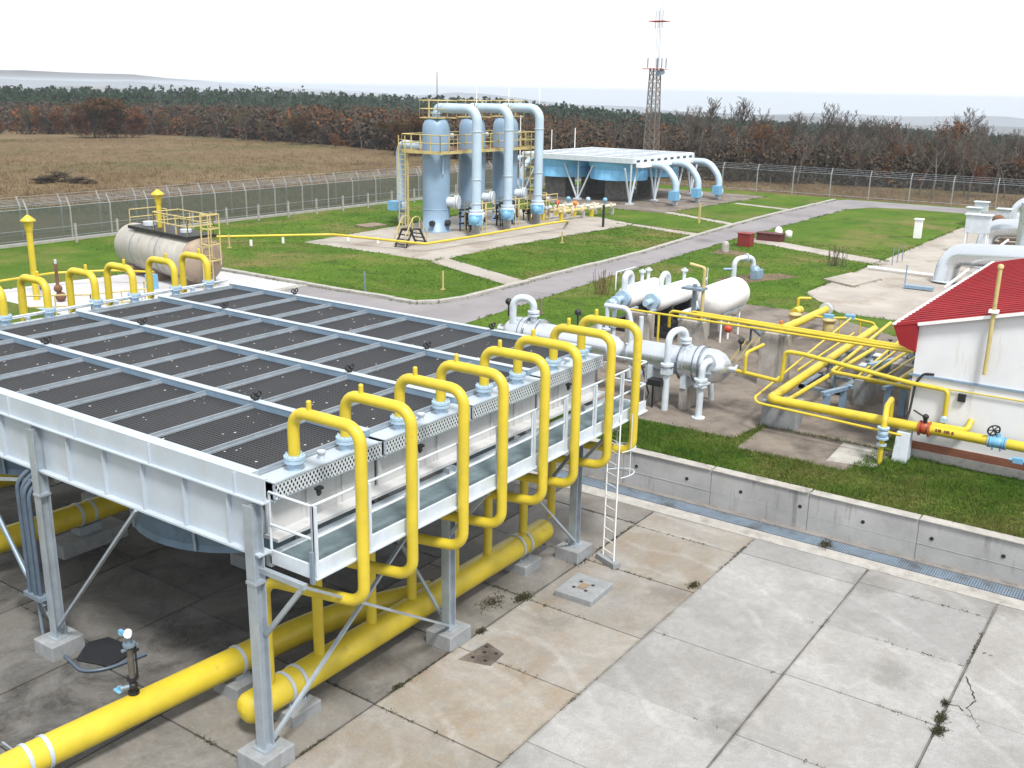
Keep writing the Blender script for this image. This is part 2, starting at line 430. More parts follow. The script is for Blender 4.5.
# ================================================================== SETTING
# ---- yard slabs (z = 0) with open joints between them
rnd = random.Random(3)
YJ = -0.311; SW = 2.945
ym = M(); tints = []
joints = []          # (p, q) centre lines for weeds
for k in range(-8, 6):
    y1 = YJ + SW * (k + 1); y0 = YJ + SW * k
    pitch, off = {-1: (2.58, 2.38), -2: (2.42, 3.15), -3: (2.48, 3.1)}.get(k, (2.6, 2.4 + .37 * k))
    xs = [off + pitch * j for j in range(-9, 8)]
    xs = [x for x in xs if -20 < x < 13.4] + [13.85]
    for a, b in zip(xs, xs[1:]):
        g = rnd.uniform(.012, .024) if k >= -1 else rnd.uniform(.004, .010); gl = {0: .022, -1: .006, -2: .024, -3: .026}.get(k, .012); gh = {-1: .022, -2: .006, -3: .024, -4: .026}.get(k, .012)
        dz = rnd.uniform(-.006, .006)
        yy1 = min(y1, 15.45)
        ym.box(a + g, y0 + gl, -.12, b - g, yy1 - gh, dz)
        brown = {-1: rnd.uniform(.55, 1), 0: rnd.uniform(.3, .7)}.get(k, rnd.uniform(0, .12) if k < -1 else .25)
        oil_shade = 0 if k < 0 else (rnd.uniform(.25, .6) if k == 0 else rnd.uniform(.6, 1))  # oily stains, deepened to paint in the shade under the cooler
        light = {-1: rnd.uniform(.25, .6)}.get(k, rnd.uniform(.38, .76) if k < 0 else (rnd.uniform(-.1, .25) if k == 0 else rnd.uniform(-.55, -.2)))  # cooler rows darker: dirty slabs plus shade put into their colour
        tints += [(light, brown, oil_shade, 1)] * 8
        if abs(k) < 5: joints.append(((a, y0), (a, y1), k))
    joints.append(((-8, y0), (13.8, y0), k))
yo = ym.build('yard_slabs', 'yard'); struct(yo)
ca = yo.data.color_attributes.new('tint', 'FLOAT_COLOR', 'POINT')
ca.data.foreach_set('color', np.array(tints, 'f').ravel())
struct(M().box(-45, -42, -.4, 14.9, 15.5, -.055).build('yard_bed', 'darkconcrete'))
struct(M().box(13.9, -42, -.10, 14.42, 15.45, -.012).build('gutter_edge', 'kerb'))
struct(M().box(15.0, -42, -.1, 15.2, 15.45, .003).build('gutter_strip', 'darkconcrete'))
dm = M()
for i in range(520):
    y = -16 + i * .06
    dm.box(14.46, y, -.05, 14.98, y + .048, -.010)
struct(dm.build('drain_grating', 'drain'))
# ---- weeds in the joints
wm = M()
for (a, b, k) in joints:
    a, b = V((*a, 0)), V((*b, 0)); L = (b - a).length
    dens = {0: 26, -1: 14, -2: 3, -3: 16}.get(k, 4)
    for _ in range(int(L * dens)):
        if a.y != b.y and rnd.random() < .55: continue
        t = rnd.random()
        if math.sin(t * L * 1.7 + k * 2) + math.sin(t * L * .63 + 1) < .55: continue
        p = a.lerp(b, t)
        if p.x < -6 or p.y < -13: continue
        for _ in range(rnd.randint(5, 12)):
            q = p + V((rnd.gauss(0, .035), rnd.gauss(0, .022), 0)); h = rnd.uniform(.006, .028); w = rnd.uniform(.005, .014); an = rnd.uniform(0, 6.3)
            dx = V((math.cos(an), math.sin(an), 0)) * w; l = V((rnd.gauss(0, h * .6), rnd.gauss(0, h * .6), h))
            wm.add([q - dx, q + dx, q + l + dx * .3, q + l - dx * .4], [(0, 1, 2, 3)])
for (cx, cy, n, s) in ((8.85, -5.95, 0, 0), (7.55, -.2, 130, .13), (9.95, -.25, 130, .16), (5.75, -.33, 60, .07), (3.1, -.3, 50, .06), (8.35, -9.15, 90, .1), (7.9, -9.22, 110, .1), (8.9, -9.1, 40, .06), (10.45, -3.1, 70, .10), (6.9, .25, 90, .22), (14.6, -4.9, 80, .14)):
    for _ in range(n * 3):
        q = V((rnd.gauss(cx, s), rnd.gauss(cy, s * .5), 0)); h = rnd.uniform(.01, .06); an = rnd.uniform(0, 6.3); w = rnd.uniform(.005, .016)
        dx = V((math.cos(an), math.sin(an), 0)) * w; l = V((rnd.gauss(0, .04), rnd.gauss(0, .04), h))
        wm.add([q - dx, q + dx, q + l + dx * .3, q + l - dx * .4], [(0, 1, 2, 3)])
tag(wm.build('joint_weeds', 'weed'), 'small dark weeds and moss growing in the joints of the concrete yard', 'weeds', kind='stuff')
# crack in the slab beside the last long joint
cr = M(); qc = random.Random(4)
def crack(px, w):
    P = [at(u, v, .007) for u, v in px]; o = [P[0]]
    for a, b in zip(P, P[1:]):
        n = max(2, int((b - a).length / .07)); d = (b - a).normalized(); nx = V((-d.y, d.x, 0))
        o += [a.lerp(b, (k + 1) / n) + nx * (qc.gauss(0, .018) if k < n - 1 else 0) for k in range(n)]
    for a, b in zip(o, o[1:]): cr.beam((a.x, a.y, .007), (b.x, b.y, .007), w * qc.uniform(.4, 1.5), .004)
crack([(966, 676), (971, 690), (976, 701), (966, 708)], .022); crack([(966, 708), (975, 720), (981, 733)], .010); crack([(948, 704), (959, 706), (963, 711)], .02)
struct(cr.build('slab_crack', 'dark'))

# ---- terrain with a hole for the site, falling away behind it
def zter(x, y):
    d = V((x - CAM.x, y - CAM.y)); r = d.length; az = math.degrees(math.atan2(d.y, d.x)) - 34.56   # + = left
    z = .99
    fall = .011 + .024 * max(0, min(1, (14 - az) / 42))
    if r > 190: z -= fall * (min(r, 2200) - 190) + max(0, fall - .004) * max(0, r - 2200)
    if r > 150: z += 1.2 * math.sin(x * .011 + 1) * math.sin(y * .013) * min(1, (r - 150) / 300)
    return z
gx = sorted(set([-6000, -3500, -1800, -900, -400, -200, -100, -45, 15.38, 40, 70, 100, 130] + [160 + 30 * k for k in range(12)] + [550, 620, 700, 800, 900, 1050, 1250, 1500, 1800, 2200, 2700, 3300, 4200, 5200, 6500, 9000]))
gy = sorted(set([-6000, -3500, -1800, -900, -500, -300, -200, -130, -80, -42, 15.62, 51, 90, 120, 150] + [180 + 30 * k for k in range(12)] + [550, 620, 700, 800, 900, 1050, 1250, 1500, 1800, 2200, 2700, 3300, 4200, 5200, 6500, 9000]))
tm = M(); idx = {}
for i, x in enumerate(gx):
    for j, y in enumerate(gy): idx[i, j] = len(tm.v); tm.v.append((x, y, zter(x, y)))
nearf = []
for i in range(len(gx) - 1):
    for j in range(len(gy) - 1):
        if -45 <= (gx[i] + gx[i + 1]) / 2 <= 15.38 and -42 <= (gy[j] + gy[j + 1]) / 2 <= 15.62: continue
        tm.f.append((idx[i, j], idx[i + 1, j], idx[i + 1, j + 1], idx[i, j + 1])); tm.sm.append(True)
        cx, cy = (gx[i] + gx[i + 1]) / 2, (gy[j] + gy[j + 1]) / 2
        nearf.append(0 if (V((cx, cy)) - V((CAM.x, CAM.y))).length < 330 else 1)
to = tm.build('terrain', 'field'); to.data.materials.append(MT['farland']); to.data.polygons.foreach_set('material_index', nearf); struct(to)
# far ridges
def ridge(name, r0, crest, depth, m, seed):
    q = random.Random(seed); rm = M(); n = 90; rows = []
    for k in range(n + 1):
        az = 75 - 150 * k / n; a = R(34.56 + az)
        e = crest(az) + q.gauss(0, .00035)
        row = []
        for t, f in ((0, -.02), (.55, .5), (1, 1), (1.5, .4)):
            rr = r0 + depth * t; zc = CAM.z + (r0 + depth) * math.tan(e)
            z = -240 + (zc + 240) * f if t != 0 else -300
            row.append((CAM.x + rr * math.cos(a), CAM.y + rr * math.sin(a), z))
        rows.append(row)
    vs = [p for r in rows for p in r]
    rm.add(vs, [(i * 4 + j, (i + 1) * 4 + j, (i + 1) * 4 + j + 1, i * 4 + j + 1) for i in range(n) for j in range(3)], True)
    return struct(rm.build(name, m))
hz = lambda az: 0
MT['ridge1'] = mat('wooded_ridge', (.055, .055, .05), .95, 0, .4, .006, dirt=(.20, .17, .12), dirt_at=.55, dscale=.004)
MT['ridge2'] = mat('far_ridge', (.07, .065, .07), .95, 0, .4, .003)
sm = lambda t: max(0, min(1, t))
MT['ridge3'] = mat('far_mountains', (.10, .10, .11), .95, 0, .2, .002)
ridge('near_hills', 2100, lambda az: -.0075 - .0145 * sm((14 - az) / 32) + .0022 * math.sin(az * .35) + .0013 * math.sin(az * .83 + 2), 800, 'ridge1', 1)
ridge('far_hills', 4000, lambda az: -.0010 - .0165 * sm((17 - az) / 32) + .0026 * math.sin(az * .27 + 1) + .0016 * math.sin(az * .71), 1200, 'ridge2', 2)
ridge('far_mountains', 6600, lambda az: -.024 + .0305 * sm((az + 8) / 27) + .0018 * math.sin(az * .31), 1500, 'ridge3', 3)
# ---- lawn, road, pads
lw = M()
lw.sheet([(15.4, -42), (96.3, -42), (96.3, 50.5), (15.4, 50.5)], Z - .004).sheet([(-45, 15.65), (15.4, 15.65), (15.4, 50.5), (-45, 50.5)], Z - .004)
struct(lw.build('lawn', 'lawn'))
PADS = []
def pad(name, poly, m, z=Z + .004, kerb=None):
    PADS.append(poly); return struct(M().prism(poly, Z - .1, z).build(name, m))
road = [(20, 13.2), (20.5, 14.9), (39, 16.1), (60, 16.9), (86, 16.9), (89.3, 15.6), (90.5, 13), (90.5, -42), (95.3, -42), (95.3, 19.5), (93.8, 20.4), (73.6, 20.3), (60, 19.6), (49, 18.8), (39, 18.75), (30, 18.5), (28.2, 18.9), (27.3, 19.6), (27.3, 27.2), (21.2, 27.2), (20, 24)]
pad('road', road, 'asphalt', Z + .004)
pad('tank_pad', [(15.42, 15.66), (19.95, 15.66), (19.95, 24), (21.15, 27.25), (27.3, 27.25), (27.4, 36.6), (15.42, 38)], 'padwhite', Z + .006)
pad('exchanger_pad', [(18.1, .75), (17.95, 10.6), (38, 10.4), (38, 2.8), (35.5, -.9), (38, -4.6), (19.95, -4.6), (19.95, -1.05), (18.1, -.7)], 'pad_dark', Z + .005)
pad('building_pad', [(17.35, -1.15), (19.9, -1.1), (19.9, -4.6), (17.45, -4.4)], 'pad_dark', Z + .007)
pad('duct_apron', [(42.9, 5.7), (38.9, 2.6), (38.9, -42), (79, -42), (79, 5.4)], 'pad', Z + .005)
pad('apron_slab', [(47.3, 6.2), (46.2, 4.2), (49.6, 3.6), (50.6, 5.6)], 'pad', Z + .10)
pad('vessel_pad', [(37.9, 27), (44.3, 27.4), (62.4, 26.4), (64.5, 31.0), (64.5, 40.8), (38.2, 38.6)], 'pad', Z + .008)
pad('fan_cooler_pad', [(71, 28.2), (92.3, 27), (92.3, 47.4), (71, 47.4)], 'pad_dark', Z + .008)
pad('footpath_west', [(37.5, 27.1), (39.4, 27.45), (35.9, 18.75), (34.2, 18.7)], 'pad', Z + .012)
pad('footpath_middle', [(62.1, 28.6), (63.2, 28.9), (60.6, 19.75), (59.3, 19.7)], 'pad', Z + .012)
pad('footpath_east', [(71.2, 28.3), (72.4, 28.3), (68.3, 20.1), (67, 20)], 'pad', Z + .012)
pad('footpath_far', [(83, 26.8), (84, 26.8), (82.2, 20.6), (81.2, 20.6)], 'pad', Z + .012)
pad('cabinet_path', [(59.2, 15.7), (58.9, 14.2), (54.8, 5.2), (57.0, 5.2), (61.4, 15.2), (61.2, 16.4)], 'pad', Z + .01)
km = M()
def kerb(pts, w=.32, h=.13):
    for a, b in zip(pts, pts[1:]):
        L = (V(b) - V(a)).length; n = max(1, round(L / 1.5))
        for k in range(n):
            p = V(a).lerp(V(b), k / n); q = V(a).lerp(V(b), (k + 1) / n); d = (q - p) * .012
            hh = h + rnd.uniform(-.02, .015); p = p + d; q = q - d
            km.beam((p.x, p.y, Z + hh / 2 - .03), (q.x, q.y, Z + hh / 2 - .03), w, hh + .06)
kerb([(73.6, 20.45), (60, 19.75), (49, 18.95), (39, 18.9), (30, 18.65), (28.3, 19.05), (27.5, 19.7), (27.5, 27.3), (27.6, 36.7)])
kerb([(93.8, 20.55), (73.6, 20.45)])
kerb([(21.2, 27.25), (27.3, 27.25)], .5, .06)
struct(km.build('kerb', 'kerb'))
# strip of concrete below the left fence
struct(M().box(-45, 50.4, Z - .1, 97, 50.9, Z + .16).build('fence_footing', 'kerb'))

# ---- retaining wall round the sunken yard
wa = thing('retaining_wall', (15.2, 0, 0), 'long grey concrete retaining wall with weep holes below the lawn strip', 'wall')
wr = M(); y = -42; segs = []
seg_edges = [-42, -30, -24, -18.5, -14.2, -9.75, -6.95, -4.15, -1.35, 1.45, 4.3, 7.2, 10.1, 13, 15.65]
for a, b in zip(seg_edges, seg_edges[1:]):
    wr.box(15.2 + rnd.uniform(-.006, .006), a + .012, -.2, 15.45, b - .012, 1.05)
    wr.box(15.19, a + .006, .42, 15.44, b - .006, .43)
wr.box(-45, 15.48, -.2, 15.2, 15.7, 1.05).box(15.22, -42, -.2, 15.43, 15.6, 1.0)
MT['wallconc'] = mat('wall_concrete', (.33, .335, .34), .88, 0, .16, .8, dirt=(.12, .118, .115), dirt_at=.55, dscale=1.1, streak=True, bmp=.4, bscale=18)
wr.build('wall_face', 'wallconc', wa, bevel=.015)
wc = M()
for a, b in zip(seg_edges, seg_edges[1:]):
    wc.box(15.15, a + .02, 1.05, 15.5, b - .02, 1.085 + rnd.uniform(-.008, .008))
wc.build('coping', 'kerb', wa, bevel=.01)
for y in (1.0, -.62, -2.25, -3.93, -5.6, -7.3, -8.95, -10.6):
    M().disc((15.185, y, .63), (1, 0, 0), .05, .03, 10).build('weep_hole', 'dark', wa)

# ================================================================== FOREGROUND AIR COOLER
ac = thing('air_cooler', (0, 0, 0), 'big pale grey air cooler with black fin grating roof standing on steel columns', 'air cooler')
CX = (0, 5.035, 10.07); CY = (0, 6.13, 12.26)
for i, x in enumerate(CX):
    for j, y in enumerate(CY):
        top = 4.80 if i == 0 else 3.92
        m = M()
        for s in (-1, 1): m.box(x + s * .10 - .012, y - .10, .34, x + s * .10 + .012, y + .10, top)
        m.box(x - .09, y - .010, .34, x + .09, y + .010, top)
        m.box(x - .16, y - .16, .318, x + .16, y + .16, .345)
        if i == 0: m.box(x - .125, y - .115, 3.42, x + .125, y + .115, 3.47)
        m.build('column', 'galv', ac)
        M().box(x - .36, y - .33, -.02, x + .36, y + .33, .32).build('plinth', 'plinth', ac, bevel=.02)
def brace(p, q, w=.07, m='galv'): M().beam(p, q, w, .05).build('brace', m, ac)
brace((.12, -.06, .45), (4.9, -.06, 3.8)); brace((.12, -1.0, 3.60), (4.9, -.10, .45))
brace((10.0, -.06, .45), (8.2, -.06, 2.2))
for y0, y1 in ((6.13, 3.06), (6.13, 9.2), (12.26, 9.2), (0.0, 0.0)):
    if y0 != y1: brace((-.02, y0, .5), (-.02, y1, 3.9), .08)
brace((5.03, 6.13, .45), (5.03, 3.0, 3.9)); brace((10.07, 6.13, .45), (10.07, 3.0, 3.9))
brace((5.03, .1, .45), (5.03, 3.0, 3.9)); brace((.05, 12.26, .45), (4.9, 12.26, 3.8))
brace((-.02, 8.1, 3.3), (-.02, 6.2, 3.72), .08)
# near girder : lower web with stiffeners, upper lip
m = M()
m.box(.10, -.02, 3.93, .14, 14.3, 4.86)
m.box(-.02, -.12, 3.90, .26, 14.35, 3.935)
m.box(-.0, -.12, 4.845, .2, 14.35, 4.875)
for k in range(13): m.box(.02, .62 + k * 1.13, 3.936, .10, .65 + k * 1.13, 4.842)
m.build('girder', 'greypaint', ac)
m = M()
m.box(.045, -.26, 4.88, .07, 14.4, 5.24).box(-.03, -.28, 4.855, .14, 14.4, 4.879).box(.045, -.26, 5.241, .12, 14.4, 5.262)
for k in range(7): m.box(.005, .4 + k * 2.2, 4.881, .045, .43 + k * 2.2, 5.238)
m.build('upper_fascia', 'greypaint', ac)
m = M().box(11.36, .5, 3.93, 11.4, 13.8, 5.0).box(.14, .5, 3.92, 11.36, .53, 4.6).box(.14, 13.8, 3.92, 11.36, 13.83, 4.9)
m.box(.14, .53, 4.0, 11.36, 13.8, 4.03)
m.build('plenum_casing', 'greypaint', ac)
m = M()
for x in (5.03, 8.0, 10.9): m.beam((x, .1, 3.82), (x, 14.2, 3.82), .12, .2)
for y in (.02, 6.13, 12.26): m.beam((.3, y, 3.7), (11.5, y, 3.7), .12, .22)
m.build('floor_beams', 'galv', ac)
MT['sidegrey'] = mat('side_panel_grey', (.46, .47, .48), .6, 0, .08, 1, dirt=(.30, .29, .27), dirt_at=.55, dscale=2, streak=True)
m = M()
for i in range(4):
    x = .56 + 2.706 * i
    m.box(x, .30, 4.0, x + 2.62, .34, 4.64)
    for k in range(1, 3): m.box(x + k * .87, .262, 4.0, x + k * .87 + .04, .299, 4.64)
m.box(.5, -.0, 3.94, 11.36, .34, 3.998)
m.build('side_panel', 'sidegrey', ac)
# fin grating in four bays, with beams between
BX = (.52, 3.226, 5.932, 8.638, 11.344)
YB = [.62 + 1.456 * k for k in range(10)]
for a, b in zip(BX, BX[1:]):
    M().box(a + .07, .58, 4.86, b - .07, 13.78, 4.93).build('fin_grating', 'grating', ac)
for x in BX:
    M().box(x - .075, .5, 4.86, x + .075, 13.86, 5.06).build('roof_beam', 'bluegrey' if x > 1 else 'greypaint', ac, bevel=.008)
    m = M().box(x - .085, .5, 5.061, x + .085, 13.86, 5.075)
    m.build('beam_cap', 'greypaint', ac)
for y in YB:
    m = M()
    for a, b in zip(BX, BX[1:]): m.box(a + .08, y - .04, 4.93, b - .08, y + .04, 4.965).box(a + .08, y - .012, 4.966, b - .08, y + .012, 5.03)
    m.build('roof_rib', 'galv', ac)
for x in BX[1:]:
    for y in (3.52, 10.95):
        m = M().box(x - .05, y - .03, 5.076, x + .05, y + .03, 5.12)
        for s in (-1, 1):
            c = V((x + s * .075, y, 5.19))
            m.tube([c + V((.055 * math.cos(t * math.pi / 5), 0, .055 * math.sin(t * math.pi / 5))) for t in range(11)], .02, 6, caps=False)
        m.build('lifting_eye', 'dark', ac)
# header boxes, mesh guards, plugs, nozzles
def nozzle(m, x, y, z0=4.94):
    m.lathe([(.12, 0), (.12, .13), (.12, .13), (.185, .135), (.185, .135), (.185, .185), (.185, .185), (.165, .188), (.165, .198), (.165, .198), (.185, .20), (.185, .20), (.185, .25), (.185, .25), (.10, .255)], (x, y, z0), n=18)
    for k in range(10):
        a = k * math.pi / 5
        m.tube([(x + .152 * math.cos(a), y + .152 * math.sin(a), z0 + .10), (x + .152 * math.cos(a), y + .152 * math.sin(a), z0 + .285)], .016, 6)
LX = [1.246 + 2.706 * (k // 2) + 1.245 * (k % 2) for k in range(8)]
for i in range(4):
    x = .56 + 2.706 * i
    hb = M().box(x, .13, 4.64, x + 2.62, .57, 4.94).box(x, .10, 4.60, x + .02, .6, 4.94).box(x + 2.6, .10, 4.60, x + 2.62, .6, 4.94).build('header_box', 'greypaint', ac, bevel=.006)
    g = M(); g.add([(x + .02, .095, 4.66), (x + 2.6, .095, 4.66), (x + 2.6, .095, 4.925), (x + .02, .095, 4.925)], [(0, 1, 2, 3)])
    M().box(x + .03, .118, 4.65, x + 2.59, .128, 4.93).build('guard_back', 'dark', hb)
    g.build('mesh_guard', 'mesh_guard', hb)
    M().box(x, .085, 4.925, x + 2.62, .135, 4.945).box(x, .085, 4.64, x + 2.62, .135, 4.66).build('guard_frame', 'galv', hb)
    m = M().lathe([(.06, 0), (.06, .09), (.06, .09), (.075, .09), (.075, .15), (.075, .15), (0, .15)], (x + 1.31, .33, 4.94), n=10)
    m.build('plug', 'white_grey', hb)
    m = M().tube([(x + .95, .06, 4.60), (x + .95, .06, 4.44)], .03, 8).ball((x + .95, .05, 4.50), .05, 6).box(x + .88, .0, 4.55, x + 1.02, .09, 4.60)
    m.build('drain_valve', 'dark', hb)
    hb2 = M().box(x, 13.82, 4.64, x + 2.62, 14.26, 4.94).build('header_box', 'greypaint', ac, bevel=.006)
    m = M().lathe([(.06, 0), (.06, .09), (.06, .09), (.075, .09), (.075, .15), (.075, .15), (0, .15)], (x + 1.31, 14.05, 4.94), n=10)
    m.build('plug', 'white_grey', hb2)
for x in LX:
    m = M(); nozzle(m, x, .33); m.build('nozzle', 'flange', ac)
    m = M(); nozzle(m, x, 14.05, 4.98); m.build('nozzle', 'flange', ac)
m = M()
m.tube([(3.2, 13.98, 5.16), (11.3, 13.98, 5.16)], .03, 6)
m.build('spray_pipe', 'white_grey', ac)
# fan rings
for cx in (2.62, 7.75):
    for cy in (3.06, 9.25):
        m = M()
        m.lathe([(2.38, .85), (2.34, .5), (2.27, .12), (2.27, .12), (2.30, .0), (2.30, 0), (2.22, 0), (2.22, 0), (2.22, .12), (2.27, .5), (2.3, .85)], (cx, cy, 3.16), n=48)
        fr = m.build('fan_ring', 'fanblue', ac)
        for k in range(8):
            a = k * math.pi / 4 + .4; c, s = math.cos(a), math.sin(a)
            M().beam((cx + 2.31 * c, cy + 2.31 * s, 3.18), (cx + 2.38 * c, cy + 2.38 * s, 3.95), .05, .03, (c, s, 0)).build('ring_seam', 'galv_dark', fr)
        m = M().lathe([(0, 0), (.28, 0), (.28, 0), (.28, .3), (.28, .3), (0, .34)], (cx, cy, 3.3), n=14)
        for k in range(6):
            a = k * math.pi / 3; m.beam((cx + .2 * math.cos(a), cy + .2 * math.sin(a), 3.45), (cx + 2.15 * math.cos(a), cy + 2.15 * math.sin(a), 3.49), .34, .03, (-.3 * math.sin(a), .3 * math.cos(a), 1))
        m.build('fan', 'galv_dark', ac)
# conduits on the left column
for k in range(4):
    x = -.16 - .03 * (k % 2); y = 6.34 + .105 * k
    M().tube([(x, y, 1.25), (x, y, 3.45 + .06 * k), (x + .25, y - .1, 3.72 + .05 * k), (.5, y - .6, 3.82)], .045, 8, bend=.16).build('conduit', 'conduit', ac)
m = M().box(-.26, 6.22, 1.15, -.06, 6.80, 1.24).tube([(-.12, 6.55, 1.2), (-.12, 6.5, .2)], .035, 6).tube([(-.12, 6.3, 1.0), (-.12, 6.9, 1.6), (-.12, 7.9, 2.9)], .05, 6)
m.build('conduit_bracket', 'galv_dark', ac)

# ---- tall yellow pipe loops
ORD = ['nearest', 'second nearest', 'third nearest', 'fourth nearest', 'fourth farthest', 'third farthest', 'second farthest', 'farthest']
HY = .78; HZ = .58; RX = -.42
lp = thing('pipe_loop', (LX[0], .33, 5.17), '', 'pipe')
m = M().tube([(LX[0], .33, 5.19), (LX[0], .33, 5.98), (LX[0], -1.2, 5.98), (LX[0], -1.2, 2.90), (LX[0] + RX, HY, 2.90), (LX[0] + RX, HY, HZ + .25)], .103, 14, bend=.30)
m.build('pipe', 'yellow', lp)
M().lathe([(.045, 0), (.045, .15), (.045, .15), (.03, .17), (0, .175)], (LX[0], -.06, 6.06), n=8).build('vent_stub', 'yellow', lp)
RG = 'tall yellow pipe loops beside the cooler walkway'
for k in range(8):
    o = lp if k == 0 else copy_tree(lp)
    o.location = (LX[k], .33, 5.17)
    tag(o, f'{ORD[k]} of the eight tall yellow pipe loops hanging over the cooler walkway', 'pipe', RG)
l2 = thing('pipe_loop', (LX[2], 14.05, 5.17), '', 'pipe')
m = M().tube([(LX[2], 14.05, 5.2), (LX[2], 14.05, 5.95), (LX[2], 15.3, 5.95), (LX[2], 15.3, 2.93), (LX[2], 13.95, 2.93), (LX[2], 13.95, 1.1)], .103, 14, bend=.30)
m.build('pipe', 'yellow', l2)
M().lathe([(.045, 0), (.045, .15), (.045, .15), (.03, .17), (0, .175)], (LX[2], 14.42, 6.03), n=8).build('vent_stub', 'yellow', l2)
LL = {2: 'leftmost, half cut off yellow pipe arch at the left edge beyond the black roof', 3: 'second yellow pipe arch from the left edge, in front of the tall vent pipe',
      4: 'third yellow pipe arch from the left edge beyond the black roof', 5: 'fourth yellow pipe arch from the left edge, just left of the old tank',
      6: 'yellow pipe arch in front of the middle of the old tank', 7: 'yellow pipe arch farthest right beyond the roof, in front of the stained tank end'}
for k in range(2, 8):
    o = l2 if k == 2 else copy_tree(l2)
    o.location = (LX[k], 14.05, 5.17); tag(o, LL[k], 'pipe', 'yellow pipe arches along the far side of the cooler')

# ---- headers and feed pipes
def straps(xs, y, r, zc, ax=(1, 0, 0), parent=None):
    for x in xs:
        M().lathe([(r + .004, 0), (r + .02, 0), (r + .02, 0), (r + .02, .07), (r + .02, .07), (r + .004, .07)], (x, y, zc), ax, 24).build('strap', 'greypaint', parent)
hp = thing('header_pipe', (.1, HY, HZ), 'thick yellow header pipe with capped ends under the row of tall pipe loops', 'pipe')
M().lathe([(0, -.12), (.16, -.10), (.25, -.04), (.292, .06), (.292, 9.55), (.25, 9.65), (.16, 9.71), (0, 9.73)], (.30, HY, HZ), (1, 0, 0), 28).build('pipe', 'yellow', hp)
straps((1.12, 1.43, 8.6, 8.92), HY, .292, HZ, parent=hp)
for x in (1.3, 8.78):
    sp = thing('pipe_support', (x, HY, 0), 'concrete block with steel saddle carrying the near end of the thick yellow header' if x < 5 else 'concrete block with steel saddle carrying the far end of the thick yellow header', 'pipe support', 'concrete pipe supports')
    M().box(x - .36, HY - .44, -.02, x + .36, HY + .34, .24).build('plinth', 'plinth', sp, bevel=.02)
    M().box(x - .22, HY - .26, .24, x + .22, HY + .2, .26).box(x - .2, HY - .02, .26, x + .2, HY + .02, .31).box(x - .2, HY - .2, .26, x - .17, HY + .14, .40).box(x + .17, HY - .2, .26, x + .2, HY + .14, .40).build('saddle', 'galv', sp)
fp = thing('feed_pipe', (0, 1.95, .85), 'long thick yellow pipe lying across the yard in the lower left corner', 'pipe')
M().tube([(-14, 3.58, .58), (3.4, 2.0, .58), (5.6, .95, .58)], .272, 26, bend=.9, seg=8).build('pipe', 'yellow', fp)
d_ = (V((3.4, 2.0, .58)) - V((-14, 3.58, .58))).normalized()
for x in (-2.82, -2.5, 1.25):
    t = (x + 14) / d_.x; p = V((-14, 3.58, .58)) + d_ * t
    M().lathe([(.276, 0), (.292, 0), (.292, 0), (.292, .07), (.292, .07), (.276, .07)], p, d_, 24).build('strap', 'greypaint', fp)
sp = thing('pipe_support', (1.25, 1.9, 0), 'low block under the yellow pipe behind the near column', 'pipe support', 'concrete pipe supports')
M().box(.9, 1.8, -.02, 1.6, 2.5, .26).build('plinth', 'plinth', sp, bevel=.02); M().box(1.1, 2.0, .26, 1.4, 2.4, .36).build('saddle', 'galv', sp)
h2 = thing('header_pipe', (.1, 13.95, .9), 'shaded yellow header pipe under the far side of the cooler, upper of two', 'pipe')
M().tube([(-14, 13.95, .9), (9.6, 13.95, .9)], .292, 22).build('pipe', 'yellow', h2); straps((5.4,), 13.95, .292, .9, parent=h2)
f2 = thing('feed_pipe', (2, 10.4, .85), 'shaded yellow pipe with two pale straps behind the left column', 'pipe')
M().tube([(-14, 10.95, .85), (7.5, 10.0, .85), (9, 13.6, .9)], .29, 22, bend=.9, seg=8).build('pipe', 'yellow', f2)
straps((3.05, 3.4), 10.195, .29, .85, parent=f2)
sp = thing('pipe_support', (3.3, 10.2, 0), 'concrete block under the shaded yellow pipe behind the left column', 'pipe support', 'concrete pipe supports')
M().box(2.4, 9.8, -.02, 4.2, 10.5, .36).build('plinth', 'plinth', sp, bevel=.02); M().box(3.0, 10.0, .36, 3.6, 10.4, .57).build('saddle', 'galv', sp)

# ---- walkway
ww = thing('walkway', (6, -.5, 3.75), 'narrow grey steel walkway with white handrails along the side of the cooler', 'walkway')
MT['deck'] = mat('walkway_deck', (.13, .18, .20), .7, .2, .2, 3, dirt=(.30, .32, .33), dirt_at=.62, dscale=3, bmp=.6, bscale=60)
M().box(.34, -.96, 3.755, 11.5, -.06, 3.79).build('deck', 'deck', ww)
M().box(.3, -1.03, 3.66, 11.54, -.985, 3.93).box(.3, -1.09, 3.66, 11.54, -1.03, 3.69).box(.3, -.985, 3.66, .34, -.03, 3.9).box(11.5, -.985, 3.66, 11.54, -.03, 3.85).box(.3, -.055, 3.66, 11.5, -.02, 3.80).build('edge_channel', 'white_grey', ww)
M().box(.245, -1.05, 3.60, .299, -.985, 4.15).build('corner_angle', 'galv_dark', ww)
m = M(); rails(m, [(.32, -.04), (.32, -1.0), (11.5, -1.0), (11.5, -.04)], 3.79, 1.12, 1.3, .026)
for k in range(9): m.box(.32 + 1.24 * k, -1.066, 3.70, .375 + 1.24 * k, -1.035, 4.9)
m.build('handrail', 'white_grey', ww)
for x in (.1, 5.0, 10.05):
    M().beam((x, -.05, 2.45), (x, -1.0, 3.62), .075).beam((x, -.0, 3.62), (x, -1.03, 3.62), .09).build('bracket', 'galv', ww)
M().beam((8.4, -.05, 2.3), (8.4, -1.0, 3.62), .075).build('bracket', 'galv_dark', ww)
ld = thing('ladder', (10.3, -.88, 0), 'white vertical steel ladder from the yard up to the far end of the walkway', 'ladder')
